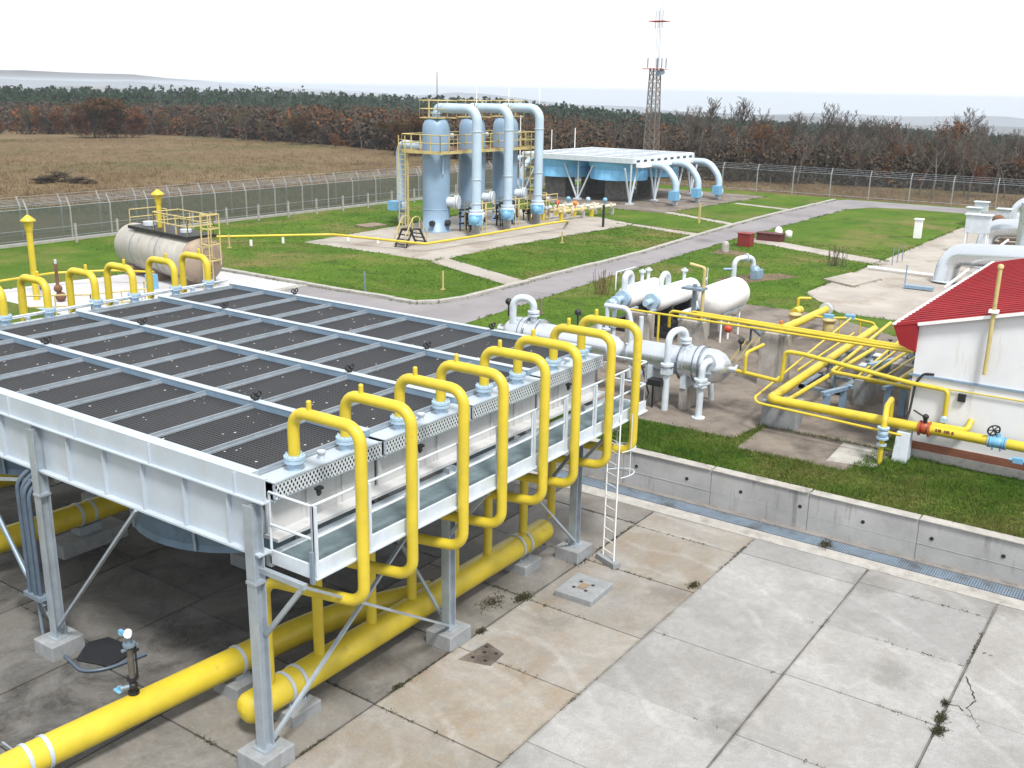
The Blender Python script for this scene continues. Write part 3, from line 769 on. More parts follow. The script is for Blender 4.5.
m = M(); ladder_mesh(m, (10.36, -.68), (10.18, -1.08), .12, 3.9, .02, .29); m.build('rails_and_rungs', 'white', ld)
m = M(); m.beam((10.42, -.54, .07), (10.12, -1.22, .07), .24, .15); m.build('footing', 'plinth', ld, bevel=.01)
m = M()
for z in (2.35, 3.0):
    pts = []
    for k in range(11):
        a = math.pi * k / 10; c = V((10.27, -.88, z)); ax = V((.18, .40, 0)).normalized(); nx = V((.91, -.41, 0))
        pts.append(c + ax * (.32 * math.cos(a)) + nx * (.62 * math.sin(a)))
    m.tube(pts, .016, 6)
for a in (.5, math.pi - .5):
    ax = V((.18, .40, 0)).normalized(); nx = V((.91, -.41, 0)); c = V((10.27, -.88, 0)) + ax * (.32 * math.cos(a)) + nx * (.62 * math.sin(a))
    m.tube([c + V((0, 0, 2.35)), c + V((0, 0, 3.9))], .013, 5)
m.build('safety_hoops', 'white_grey', ld)

shade_walkway = thing('walkway', (6, 14.9, 3.75), 'narrow walkway added along the far side of the cooler to shade its underside', 'walkway')
M().box(.3, 14.38, 3.72, 11.4, 15.15, 3.79).build('deck', 'deck', shade_walkway)  # hidden deck, added to keep side light from the cooler underside
m = M(); rails(m, [(.3, 15.15), (11.4, 15.15)], 3.79, 1.05, 1.3, .026); m.build('handrail', 'white_grey', shade_walkway)
# ---- yard furniture
hc = thing('manhole_cover', (8.62, -1.17, 0), 'square concrete manhole cover with four lifting holes on the yard beside the ladder', 'manhole cover')
M().prism([(8.05, -.72), (8.08, -1.68), (9.16, -1.64), (9.16, -.68)], -.02, .14).build('slab', 'plinth', hc, bevel=.015)
for x, y in ((8.45, -1.0), (8.45, -1.32), (8.78, -1.0), (8.78, -1.32)): M().disc((x, y, .141), (0, 0, 1), .045, .008, 10).build('lifting_hole', 'dark', hc)
M().box(8.47, -1.26, .141, 8.76, -1.06, .150).build('cover_plate', 'wood_brown', hc)
fh = tag(M().prism([(4.55, -.62), (4.75, -1.3), (5.3, -1.25), (5.45, -.72)], -.02, .008).build('floor_plate', 'pad_dark'), 'small stained plate with drilled holes set in the slab beside the middle column', 'floor plate')
m = M()
for x, y in ((4.8, -.82), (4.85, -1.1), (5.1, -.9), (5.2, -1.12), (5.3, -.8)): m.disc((x, y, .009), (0, 0, 1), .04, .006, 8)
m.build('drilled_hole', 'dark', fh)
MT['darkstem'] = mat('greasy_dark_steel', (.10, .095, .08), .5, .2, .3, 5)
vp = thing('valve_post', (-1.14, 1.92, 1.1), 'thin dark valve and gauge post standing on the yellow pipe', 'valve')
m = M().tube([(-1.14, 1.92, 1.08), (-1.14, 1.92, 1.38)], .06, 10).disc((-1.14, 1.92, 1.12), (0, 0, 1), .10, .04, 12).disc((-1.14, 1.92, 1.40), (0, 0, 1), .10, .04, 12).ball((-1.14, 1.92, 1.27), .09, 8)
m.build('valve_body', 'dark', vp)
M().tube([(-1.14, 1.92, 1.42), (-1.14, 1.92, 2.08)], .055, 10).build('stem', 'darkstem', vp)
M().tube([(-1.06, 1.88, 1.4), (-1.06, 1.88, 2.08)], .02, 6).build('tie_rod', 'dark', vp)
M().disc((-1.14, 1.92, 2.06), (0, 0, 1), .11, .05, 12).tube([(-1.14, 1.92, 2.1), (-1.14, 1.92, 2.24)], .05, 8).beam((-1.3, 1.92, 2.02), (-.98, 1.92, 2.02), .04).build('collar', 'galv_dark', vp)
M().ball((-1.14, 1.92, 2.31), .07, 7).disc((-1.18, 1.86, 2.33), (-.8, -.6, 0), .07, .04, 14).build('gauge', 'white', vp)
M().box(-1.24, 1.97, 2.27, -1.18, 2.06, 2.36).build('blue_cap', 'valveblue', vp)
M().tube([(-1.14, 1.92, 1.28), (-1.32, 1.98, 1.28)], .045, 8).disc((-1.32, 1.98, 1.28), (-.95, .3, 0), .07, .04, 12).build('side_valve', 'galv_dark', vp)
M().beam((-1.38, 1.93, 1.25), (-1.38, 2.09, 1.27), .09, .02).beam((-1.37, 2.0, 1.2), (-1.37, 2.0, 1.34), .04).build('lever', 'valveblue', vp)
q = at(134, 694, .84); vp.location = (q.x, q.y, .84)
mt = tag(M().prism([(-.05, 5.5), (.2, 4.75), (.95, 4.85), (.85, 5.75), (.45, 5.9)], .004, .05).build('rubber_mat', 'rubber', bevel=.01), 'black rubber mat lying on the yard in the shade beside the left column', 'mat')
tag(M().tube([(-.1, 5.85, .04), (-.25, 5.0, .04), (.1, 4.7, .04), (.9, 4.55, .05)], .035, 8, bend=.2).build('grey_hose', 'conduit'), 'grey hose lying on the yard in front of the rubber mat', 'hose')
cbn = thing('floor_cabinet', (-3.0, 3.1, 0), 'blue grey steel box at the bottom left corner beside the yellow pipe', 'box')
c = at(2, 765, .3)
M().box(c.x - .45, c.y - .1, 0, c.x + .15, c.y + .7, .32).build('box', 'conduit', cbn, bevel=.01)
M().tube([(c.x - .5, c.y - .2, .35), (c.x + .28, c.y - .18, .35), (c.x + .3, c.y + .5, .35)], .02, 6).build('rim', 'galv', cbn)
# ================================================================== PIPEWORK YARD BEHIND THE WALL
def flange(m, p, ax, r, t=.07): m.disc(V(p) - V(ax).normalized() * (t / 2), ax, r, t, 16)


def exchanger(name_loc, y0, y1, label, flip):
    """horizontal shell with channel end; y0 = shell end, y1 = channel end"""
    x, z = 20.2, 2.62; s = 1 if y1 > y0 else -1; ax = (0, s, 0); L = abs(y1 - y0)
    t = thing('heat_exchanger', (x, (y0 + y1) / 2, Z), label, 'heat exchanger')
    M().lathe([(0, -.18), (.3, -.14), (.45, 0), (.48, .1), (.48, L - 1.75)], (x, y0, z), ax, 26).build('shell', 'silver', t)
    m = M()
    m.lathe([(.48, 0), (.60, .02), (.60, .02), (.60, .22), (.60, .22), (.56, .24), (.56, .24), (.56, .55)], (x, y0 + s * (L - 1.75), z), ax, 26)
    m.lathe([(.56, 0), (.62, 0), (.62, 0), (.62, .18), (.62, .18), (.575, .18), (.575, .18), (.56, .6), (.46, .85), (.26, 1.06), (.1, 1.12), (.1, 1.12), (.1, 1.3), (.1, 1.3), (.18, 1.3), (.18, 1.3), (.18, 1.38), (.18, 1.38), (0, 1.38)], (x, y0 + s * (L - 1.18), z), ax, 26)
    m.build('channel_head', 'silver', t)
    m = M()
    for d in (L - 1.72, L - 1.18, L - .98): m.lathe([(.625, 0), (.632, 0), (.632, .03), (.625, .03)], (x, y0 + s * d, z), ax, 26)
    m.build('flange_joint', 'conduit', t)
    for d in (.9, L - 1.5):
        yy = y0 + s * d
        M().box(x - .42, yy - .13, Z, x + .42, yy + .13, Z + .75).build('saddle_block', 'pillar', t, bevel=.015)
        M().box(x - .46, yy - .1, Z + .75, x + .46, yy + .1, z - .25).build('saddle', 'white_grey', t)
    return t


e2 = exchanger(0, 3.95, .3, 'silver horizontal heat exchanger with domed right end standing near the lawn edge', False)
m = M().tube([(19.44, 2.25, Z), (19.44, 2.25, 3.72), (20.2, 2.0, 3.72), (20.2, 2.0, 3.1)], .115, 12, bend=.36); flange(m, (20.2, 2.0, 3.38), (0, 0, 1), .2); flange(m, (20.2, 2.0, 3.28), (0, 0, 1), .2)
flange(m, (19.44, 2.25, 2.62), (0, 0, 1), .22); m.box(19.28, 2.1, 2.3, 19.6, 2.4, 2.5).build('inlet_pipe', 'white_grey', e2)
m = M().tube([(20.1, .75, 2.85), (19.33, .95, 2.95), (19.33, .98, Z)], .11, 12, bend=.3); flange(m, (19.7, .87, 2.9), (1, -.2, 0), .24); flange(m, (19.33, .98, 2.35), (0, 0, 1), .22); flange(m, (19.33, .98, 2.15), (0, 0, 1), .22); m.ball((19.33, .98, 2.25), .17, 7)
m.beam((19.0, .9, 2.25), (19.5, .75, 2.25), .07).disc((19.33, .98, Z), (0, 0, 1), .22, .04).build('outlet_pipe', 'white_grey', e2)
M().tube([(21.5, 1.5, Z), (21.2, 1.5, 2.3)], .1, 10).build('leg', 'white_grey', e2)
M().tube([(20.5, .2, 3.2), (20.5, .2, 3.45)], .03, 6).ball((20.5, .2, 3.52), .10, 7).build('gauge', 'dark', e2)
m = M(); m.box(19.15, 2.3, 1.9, 19.5, 2.8, 2.1).tube([(19.4, 2.7, Z), (19.4, 2.7, 2.0)], .03, 6).tube([(19.0, 2.7, 1.5), (19.5, 2.9, 1.5), (19.5, 3.2, 2.4)], .03, 6); m.build('small_pipework', 'dark', e2)
e1 = exchanger(0, 4.75, 9.35, 'silver horizontal heat exchanger partly hidden behind the far tall yellow pipe loops', True)
m = M().tube([(20.2, 8.05, 3.1), (20.2, 8.05, 3.95), (19.9, 8.75, 3.95), (19.9, 8.75, 2.6)], .13, 12, bend=.32); flange(m, (20.2, 8.05, 3.35), (0, 0, 1), .22); flange(m, (20.2, 8.05, 3.46), (0, 0, 1), .22); m.build('inlet_pipe', 'white_grey', e1)
for yy in (9.3, 6.3): M().tube([(20.4, yy, 3.1), (20.4, yy, 3.55)], .03, 6).ball((20.4, yy, 3.65), .13, 7).build('gauge', 'dark', e1)
m = M(); flange(m, (20.2, 4.68, 2.62), (0, 1, 0), .45, .1); m.lathe([(.40, 0), (.3, -.2), (0, -.26)], (20.2, 4.62, 2.62), (0, 1, 0), 18); m.build('end_cover', 'white_grey', e1); M().tube([(20.2, 5.3, 3), (20.2, 5.3, 3.5)], .1, 8).build('nozzle', 'white_grey', e1)
# tall white pipe frame behind the loops
pf = thing('standing_pipes', (22.6, 5.6, Z), 'cluster of pale vertical pipes and valves behind the farthest yellow loop', 'pipes')
m = M()
for x, y, h in ((22.2, 5.1, 2.1), (22.4, 4.8, 2.3), (23.6, 6.9, 2.2), (23.8, 6.7, 2.4), (21.6, 4.6, 1.6)): m.tube([(x, y, Z), (x, y, Z + h)], .09, 8); flange(m, (x, y, Z + h * .6), (0, 0, 1), .17)
m.tube([(23.6, 7.0, 3.3), (23.6, 6.0, 3.3), (23.6, 5.7, 2.2)], .1, 8, bend=.2)
m.build('pipe', 'white_grey', pf)
m = M().box(22.0, 4.9, 1.9, 22.6, 5.3, 2.1); m.tube([(21.3, 4.2, 1.5), (21.9, 4.4, 1.5)], .06, 6); m.build('valve', 'bluegrey', pf)
# white separator skid
sk = thing('separator_skid', (30.3, 8.3, Z), 'pair of white horizontal separators side by side on a dark skid', 'separator')
M().box(27.9, 6.9, Z, 33.4, 10.2, Z + .22).box(28.3, 7.3, Z + .22, 33.0, 7.5, Z + .5).box(28.3, 9.6, Z + .22, 33.0, 9.8, Z + .5).build('skid_frame', 'dark', sk)
for yy, x0, x1 in ((8.0, 28.5, 32.0), (9.3, 28.3, 30.9)):
    M().lathe([(0, -.27), (.22, -.25), (.40, -.15), (.50, 0), (.50, x1 - x0), (.40, x1 - x0 + .15), (.22, x1 - x0 + .25), (0, x1 - x0 + .27)], (x0, yy, 2.55), (1, 0, 0), 26).build('drum', 'white', sk)
    m = M().tube([(x0 + .4, yy, 2.9), (x0 + .4, yy, 3.6), (x0 + 1.1, yy, 3.6), (x0 + 1.1, yy, 2.95)], .12, 12, bend=.33) if yy < 9 else M().tube([(x0 - .3, yy, 2.5), (x0 - .3, yy, 3.6), (x0 + .3, yy, 3.6), (x0 + .3, yy, 2.95)], .14, 12, bend=.28)
    m.build('gooseneck', 'white_grey', sk)
    m = M(); flange(m, (x0 - .32, yy, 2.55), (1, 0, 0), .36, .1); flange(m, (x0 - .45, yy, 2.55), (1, 0, 0), .36, .1); m.tube([(x0 - .3, yy, 2.55), (x0 - 1.0, yy, 2.55)], .14, 10)
    if yy > 9: m.tube([(x0 - .3, yy, 2.5), (x0 - 1.5, yy + .1, 2.5)], .14, 10); flange(m, (x0 - 1.1, yy, 2.5), (1, 0, 0), .25, .1)
    m.build('end_nozzle', 'flange', sk)
    for xx in (x0 + .8, x1 - .8): M().box(xx - .09, yy - .4, Z + .2, xx + .09, yy + .4, 2.25).build('saddle', 'dark', sk)
for xx, yy in ((30.2, 9.3), (31.2, 8.0), (29.6, 9.3)): m = M().tube([(xx, yy, 2.9), (xx, yy, 3.6)], .08, 8); flange(m, (xx, yy, 3.5), (0, 0, 1), .16); m.build('relief_valve', 'white_grey', sk)
m = M()
m.tube([(29.4, 7.2, 1.9), (31, 7.2, 1.9)], .12, 8).ball((31, 7.1, 2.0), .25, 7).ball((29.7, 7.05, 1.7), .22, 7)
m.build('level_gauge', 'white_grey', sk); m = M()
m.tube([(29.2, 10.4, 2.6), (29.2, 10.4, 3.4), (31, 10.4, 3.4)], .03, 6).tube([(33.5, 8, 2.7), (34.2, 8.2, 2.7)], .04, 6).tube([(34.2, 8.2, 2.4), (34.2, 8.2, 3.2)], .03, 6)
m.build('fittings', 'white_grey', sk)
sk.location = V((30.3 + .7, 8.3 - .35, Z))
# white tank on legs
tk = thing('white_tank', (30.6, 5.15, Z), 'small plain white horizontal tank on thin legs beside the separators', 'tank')
M().lathe([(0, -.34), (.3, -.31), (.52, -.19), (.68, 0), (.68, 2.4), (.52, 2.6), (.3, 2.72), (0, 2.75)], (29.35, 5.1, 2.83), (1, 0, 0), 28).build('drum', 'white', tk)
for x in (29.5, 30.3, 31.4):
    for y in (4.7, 5.6): M().tube([(x, y, Z), (x, y, 2.35)], .045, 8).build('leg', 'white', tk)
m = M().beam((29.5, 4.7, 1.9), (31.4, 4.7, 1.9), .05).beam((31.4, 4.7, 1.9), (31.4, 5.6, 1.9), .05).beam((29.4, 4.6, 2.3), (31.5, 4.6, 2.3), .06, .1)
m.build('leg_frame', 'galv', tk)
tp = thing('vent_pole', (27.9, 4.9, Z), 'grey t shaped post and hooked yellow vent pipe in front of the white tank', 'vent pipe')
m = M().box(27.85, 5.22, Z, 28.0, 5.36, 3.72).box(27.6, 4.85, 3.5, 28.2, 5.75, 3.6); m.build('post', 'galv_dark', tp)
M().tube([(28.0, 4.95, Z), (28.0, 4.95, 4.4), (28.0, 5.6, 4.5)], .07, 10, bend=.1).build('vent_pipe', 'yellow_dull', tp)
gn = thing('gooseneck_pipe', (44.6, 10.1, Z), 'pale blue gooseneck pipe coming out of the grass beyond the white tank', 'pipe')
m = M().tube([(44.1, 10.3, Z), (44.1, 10.3, 2.25), (45.4, 9.7, 2.25), (45.4, 9.7, Z + .2)], .15, 12, bend=.4); flange(m, (44.9, 9.93, 2.25), (1.3, -.6, 0), .26); m.build('pipe', 'white_grey', gn)
m = M().box(44.9, 9.2, Z, 45.8, 9.6, Z + .5).ball((45.3, 9.5, Z + .45), .3, 7).tube([(44.1, 10.3, Z + .6), (43.65, 10.75, Z + .6)], .08, 6); m.build('valve', 'bluegrey', gn)
struct(M().prism([(43.2, 11.1), (43.6, 9.3), (47.6, 7.6), (47.9, 9.0), (45.4, 10.9)], Z - .1, Z + .002).build('soil_patch', mat('bare_soil', (.13, .09, .055), .95, 0, .3, 1)))
# concrete pillars
for y, l in ((6.0, 'rough concrete pillar farthest left, behind the farthest yellow loop'), (3.75, 'rough concrete pillar between the silver exchanger and the white tank'), (.5, 'rough concrete pillar farthest right, at the start of the yellow pipe network')):
    t = thing('concrete_pillar', (24.6, y, Z), l, 'pillar', 'concrete pillars under the pipe rack')
    M().box(24.35, y - .52, Z - .02, 24.85, y + .52, 3.02).build('shaft', 'pillar', t, bevel=.03)
    M().box(24.15, y - .45, 3.02, 25.1, y - .35, 3.10).box(24.15, y + .35, 3.02, 25.1, y + .45, 3.10).build('bearer', 'galv', t)
# yellow pipes on the pillars
rk = [(24.2, 7.0, -4.3, .045, 'thin yellow pipe nearest the cooler on top of the concrete pillars'), (24.42, 4.9, -4.3, .06, 'second yellow pipe of the bundle on the concrete pillars'),
      (24.66, 3.9, -4.3, .07, 'third yellow pipe of the bundle on the concrete pillars'), (24.9, 4.3, -4.3, .045, 'yellow pipe farthest from the cooler in the bundle on the concrete pillars')]
for x, y0, y1, r, l in rk:
    t = thing('rack_pipe', (x, y0, 3.15), l, 'pipe', 'yellow pipes on the concrete pillars')
    pts = [(x, y0, 3.1 + r), (x, y1, 3.1 + r)]
    if y0 < 6: pts = [(x + .6, y0 + .05, 2.5), (x + .5, y0, 3.1 + r)] + pts[1:]
    M().tube(pts, r, 10, bend=.2).build('pipe', 'yellow', t)
yd = tag(M().tube([(24.2, 5.0, 3.1), (24.2, 5.0, Z)], .05, 8).build('drop_pipe', 'yellow'), 'single thin yellow pipe dropping from the bundle to the ground between two pillars', 'pipe')

# ---- yellow pipe network beside the building
def net(name, pts, r, label, bend=.2, m='yellow', extra=None, cat='pipe', grp='yellow pipe network beside the white building'):
    t = thing(name, pts[0], label, cat, grp)
    M().tube(pts, r, 12, bend=bend).build('pipe', m, t)
    return t
ZN = 2.12
def small_valve(x, y, k):
    t = thing('small_valve', (x, y, Z), 'small grey valve on a thin stem among the yellow pipes beside the white building', 'valve', 'small grey valves in the pipe network')
    M().cbox((x, y, ZN - .28), .3, .2, .2).build('body', ['white_grey', 'galv_dark', 'bluegrey'][k % 3], t)
    M().tube([(x, y, Z), (x, y, ZN - .05)], .035, 6).build('stem', 'galv_dark', t)
    M().disc((x, y, ZN - .07), (0, 0, 1), .1, .03, 10).build('handwheel', 'dark', t)
t = net('gas_pipe', [(31.6, -1.05, ZN), (19.6, -1.3, ZN), (19.42, -1.42, ZN), (19.40, -14, ZN)], .145, 'thickest yellow pipe, turning the corner on the grey plinth and running along the white wall', .32)
m = M()
MT['marking'] = mat('brown_marking', (.16, .06, .02), .7)
for k, w in enumerate((.05, .09, .04, .10, .06)): m.box(19.245 - .004, -6.30 - k * .11, ZN + .02, 19.25, -6.30 - k * .11 + w, ZN + .10)
m.build('painted_marking', 'marking', t)
net('gas_pipe', [(33, .35, ZN), (19.35, -.85, ZN - .02), (19.1, -1.02, ZN - .1), (19.05, -5.4, ZN - .22)], .042, 'thin yellow pipe outlining the outer corner of the pipe network', .15)
net('gas_pipe', [(28.4, -1.95, ZN - .05), (19.8, -1.75, ZN - .05), (19.5, -1.9, ZN)], .075, 'short medium yellow pipe just inside the corner of the thickest one', .1)
t_ = net('gas_pipe', [(20.1, .1, 2.64), (19.75, -1.5, 2.64), (19.75, -1.55, 3.62), (19.75, -2.1, 3.62), (19.75, -5.35, 3.28), (19.74, -6.35, 3.25), (19.74, -6.35, ZN + .1)], .065, 'yellow pipe stepping up from the silver exchanger and dropping down the white wall', .14)
M().ball((19.7, -6.35, ZN + .3), .09, 6).box(19.62, -6.43, ZN + .2, 19.78, -6.27, ZN + .34).build('valve', 'flange', t_)
tag(M().tube([(19.8, -6.3, 3.27), (19.8, -14, 3.3)], .02, 6).build('tracer_pipe', 'yellow'), 'very thin yellow line running right along the white wall through the junction box', 'pipe')
net('gas_pipe', [(33.2, -1.25, ZN), (23.4, -1.95, ZN + .15), (23.3, -2.1, ZN + .15), (22.8, -6, ZN + .15)], .065, 'yellow pipe between the thickest one and the red eave', .12)
net('gas_pipe', [(33.2, -2.2, ZN - .1), (24.2, -2.6, ZN - .1)], .045, 'thin straight yellow pipe in the middle of the network under the bundle', .1)
net('gas_pipe', [(31.5, -3.2, ZN), (23.6, -3.0, ZN), (23.5, -3.1, ZN), (23.3, -6, ZN)], .06, 'yellow pipe bending towards the wall below the red eave', .12)
net('gas_pipe', [(31.5, -4.2, ZN - .05), (24.2, -3.9, ZN - .05), (24.0, -3.6, ZN + .1)], .085, 'stubby yellow pipe nearest the red eave', .12)
net('gas_pipe', [(29, -4.5, 1.9), (29, -3.5, 1.9), (30, -3.1, 1.9)], .11, 'short yellow stub pipe below the red eave by the grey block', .12)
net('gas_pipe', [(20.0, -.2, 2.64), (20.0, -.2, 3.3), (21.2, -.3, 3.35)], .055, 'small yellow riser standing on the pipe between the exchanger nose and the plinth', .12)
t = net('gas_pipe', [(35.2, 2.12, 1.9), (32, 2.16, 1.9), (29.5, 2.3, 1.9)], .17, 'thick yellow launcher pipe with grey end flange behind the network', .1)
m = M(); flange(m, (35.2, 2.12, 1.9), (1, -.05, 0), .30, .12); m.build('end_flange', 'white_grey', t)
net('gas_pipe', [(34.6, 3.1, 1.85), (33.9, 3.12, 1.85)], .19, 'short fat yellow stub left of the launcher pipe', .1)
net('gas_pipe', [(36, 3.7, Z), (36, 3.7, 2.1), (36.3, 3.2, 2.1)], .07, 'thin yellow hooked riser left of the fat stub', .1)
m = net('gas_pipe', [(33.0, 1.9, 2.0), (33.0, 1.35, 2.0), (33.6, .6, 2.0), (33.7, -.5, 1.9), (33.7, -.55, Z)], .05, 'yellow pipe with two small blue valves behind the network', .15)
M().cbox((33.05, 1.3, 2.05), .22, .4, .2).build('valve', 'valveblue', m)
M().cbox((33.6, .55, 2.05), .22, .4, .2).build('valve', 'valveblue', m)
M().tube([(33.4, .9, Z), (33.4, .9, 2.0)], .04, 8).build('leg', 'yellow', m)
M().tube([(33.65, .1, Z), (33.65, .1, 2.0)], .04, 8).build('leg', 'yellow', m)
tag(M().lathe([(.24, 0), (.24, .8), (.24, .8), (.3, .8), (.3, .9), (0, .95)], (33.0, 1.25, Z), n=16).build('valve_barrel', 'yellow_dull'), 'upright yellow barrel under the small blue valves', 'valve')
tag(M().lathe([(.22, 0), (.22, .75), (.22, .75), (.28, .75), (.28, .85), (0, .9)], (33.4, 2.9, Z), n=16).build('valve_barrel', 'yellow_dull'), 'upright yellow barrel below the fat yellow stub', 'valve')
t = thing('reducing_valves', (30, 1.6, Z), 'orange and dark regulator valves on thin legs behind the right pillar', 'valve')
M().tube([(31, 4.2, 1.75), (27.5, 1.6, 1.75)], .08, 8).cbox((27.6, 1.7, 1.8), .8, .3, .25).build('pipe', 'conduit', t)
for xx, yy in ((29, 2.7), (30.3, 3.67)): M().tube([(xx, yy, Z), (xx, yy, 1.75)], .05, 6).build('leg', 'conduit', t)
M().ball((28.9, 1.9, 2.0), .2, 7).tube([(28.9, 1.9, 2.2), (28.9, 1.9, 2.5)], .06, 6).build('valve', 'orange', t)
M().ball((27.0, 3.35, 2.3), .16, 7).build('valve', 'redpaint', t)
m = M()
for dx in (0, .5, 1.0): m.beam((26.4 + dx, 3.0 - dx * .3, Z), (26.7 + dx, 2.4 - dx * .2, 2.1), .05)
m.build('strut', 'yellow_dull', t)
net('gas_pipe', [(31.0, -2.75, ZN + .05), (24.3, -2.85, ZN + .05)], .032, 'hair thin yellow tube lying between the straight pipes of the network', .1)
net('gas_pipe', [(30.5, -.55, ZN - .05), (23.5, -.75, ZN - .05)], .04, 'thin yellow tube just behind the outline pipe of the network', .1)
net('gas_pipe', [(30.0, -3.65, ZN), (24.4, -3.45, ZN)], .035, 'thin yellow tube next to the stubby pipe by the red eave', .1)
rq = random.Random(5)
for k in range(11):
    x, y = 25.0 + .75 * k + rq.uniform(-.2, .2), rq.uniform(-3.6, -.9)
    small_valve(x, y, k)
# grey plinth under the corner and steel supports
t = thing('corner_plinth', (20.4, -1.5, Z), 'smooth grey concrete plinth under the corner of the thickest yellow pipe', 'plinth')
M().prism([(19.85, -.92), (19.97, -2.02), (20.8, -1.95), (20.7, -.85)], Z - .02, 1.92).build('block', 'plinth', t, bevel=.02)
for i, (x, y, l) in enumerate(((22.8, -4.0, 'blue grey steel portal stand holding the yellow pipes close to the white wall'), (26.0, -2.6, 'blue grey steel stand in the middle of the yellow pipe network'), (22.3, -2.2, 'low blue grey stand just behind the thickest yellow pipe'))):
    t = thing('pipe_stand', (x, y, Z), l, 'stand', 'steel pipe stands')
    h = (2.15, 2.0, 1.75)[i]
    M().box(x - .1, y - .1, Z, x + .1, y + .1, h).build('leg', 'bluegrey', t); M().box(x + .9, y - .35, Z, x + 1.1, y - .15, h).build('leg', 'bluegrey', t); M().beam((x - .2, y + .1, h + .05), (x + 1.3, y - .4, h + .05), .16, .12).build('crossbeam', 'bluegrey', t)
t = thing('base_frame', (26, -1.6, Z), 'dark floor frame with small valves in the middle of the pipe network', 'frame')
m = M().box(24.8, -1.9, Z, 27.0, -1.7, Z + .12).box(24.8, -.6, Z, 27.0, -.4, Z + .12).box(24.8, -1.9, Z, 25.0, -.4, Z + .12).box(26.8, -1.9, Z, 27, -.4, Z + .12).beam((25.8, -1.3, Z), (26.2, -1.2, 2.1), .12)
m.build('frame', 'galv_dark', t)
for k in range(6): M().cbox((27 + .9 * (k % 3), -.9 - 1.1 * (k // 3), 1.65), .5, .25, .22).tube([(27 + .9 * (k % 3), -.9 - 1.1 * (k // 3), Z), (27 + .9 * (k % 3), -.9 - 1.1 * (k // 3), 1.6)], .06, 6).build('valve', 'white_grey' if k % 2 else 'galv_dark', t)
t = thing('ground_block', (30, -3.9, Z), 'pale concrete block under the far end of the pipe network near the eave', 'block')
M().box(28.4, -4.4, Z - .02, 31, -2.6, Z + .55).build('block', 'kerb', t, bevel=.02)
t = thing('ground_block', (25.5, -2.4, Z), 'grey block wall between the steel stands below the pipe network', 'block')
M().box(24.2, -2.9, Z - .02, 27.2, -2.5, Z + .85).build('block', 'plinth', t, bevel=.02)
# drop leg with blue valve at the front of the network
t = thing('drain_leg', (19.05, -4.75, Z), 'upright yellow pipe with blue valve rising from the grass by the white building corner', 'pipe')
m = M().tube([(18.6, -5.0, Z - .02), (18.6, -5.0, 1.85)], .07, 10); m.tube([(18.6, -5.0, 2.1), (18.65, -5.0, 2.4), (19.1, -4.9, 2.66), (20.0, -4.8, 2.66), (20.0, -4.8, 2.0)], .085, 10, bend=.12); m.build('pipe', 'yellow', t)
m = M(); flange(m, (18.6, -5.0, 2.16), (0, 0, 1), .17, .05); flange(m, (18.6, -5.0, 1.86), (0, 0, 1), .17, .05); m.ball((18.6, -5.0, 2.01), .15, 7); flange(m, (18.6, -5.0, 1.66), (0, 0, 1), .14, .05)
m.build('valve', 'flange', t)
# slanted white concrete support
t = thing('pipe_prop', (19.4, -5.4, Z), 'white tapered concrete prop under the yellow pipe at the corner of the building', 'prop')
M().add([(19.05, -5.62, Z - .1), (19.05, -5.2, Z - .1), (19.6, -5.2, Z - .1), (19.6, -5.62, Z - .1), (19.25, -5.6, 1.93), (19.25, -5.22, 1.93), (19.58, -5.22, 1.93), (19.58, -5.6, 1.93)], [(3, 2, 1, 0), (4, 5, 6, 7), (0, 1, 5, 4), (1, 2, 6, 5), (2, 3, 7, 6), (3, 0, 4, 7)]).build('block', 'white_grey', t, bevel=.015)
t = tag(M().prism([(17.9, -3.7), (18.2, -5.0), (19.8, -5.1), (19.8, -3.6)], Z - .1, Z + .03).build('doorstep_slab', 'kerb', bevel=.01), 'pale slatted concrete slab at the corner of the white building', 'slab')
m = M()
# ---- white building
bd = thing('white_building', (20, -10.5, Z), 'white rendered building with red sheet roof and brown base band at the right edge', 'building')
bx0, bx1, by0, by1 = 19.85, 34.0, -5.32, -15.7
sl = .255; ze = 4.86; ye = -4.66
def zr(y): return ze + sl * (ye - y) if y > -10.5 else ze + sl * (ye + 10.5) + sl * (y + 10.5)
m = M()
g = [(by0, 1.5), (by0, zr(by0) - .03), (-10.5, zr(-10.5) - .03), (by1, zr(by1) - .03), (by1, 1.5)]
vs = [(bx0, y, z) for y, z in g] + [(bx1, y, z) for y, z in g]
m.add(vs, [(4, 3, 2, 1, 0), (5, 6, 7, 8, 9)] + [(k, (k + 1) % 5, 5 + (k + 1) % 5, 5 + k) for k in range(5)])
m.build('wall', 'render_white', bd)
M().box(bx0 - .02, by1 - .02, 1.32, bx1, by0 + .02, 1.56).build('base_band', 'brownband', bd)
M().box(bx0 - .06, by1 - .06, Z - .2, bx1, by0 + .05, 1.32).build('footing', 'greyband', bd)
m = M()
yr = -10.5
for a, b in ((ye, yr), (2 * yr - ye, yr)):
    m.add([(bx0 - .14, a, zr(ye)), (bx1 + .2, a, zr(ye)), (bx1 + .2, b, zr(yr)), (bx0 - .14, b, zr(yr)), (bx0 - .14, a, zr(ye) + .06), (bx1 + .2, a, zr(ye) + .06), (bx1 + .2, b, zr(yr) + .06), (bx0 - .14, b, zr(yr) + .06)],
          [(0, 1, 2, 3), (7, 6, 5, 4), (0, 4, 5, 1), (1, 5, 6, 2), (2, 6, 7, 3), (3, 7, 4, 0)])
k = bx0
while k < bx1 + .1:
    m.beam((k, ye, zr(ye) + .068), (k, yr, zr(yr) + .068), .05, .045); k += .42
rf = m.build('roof', 'roofred', bd)
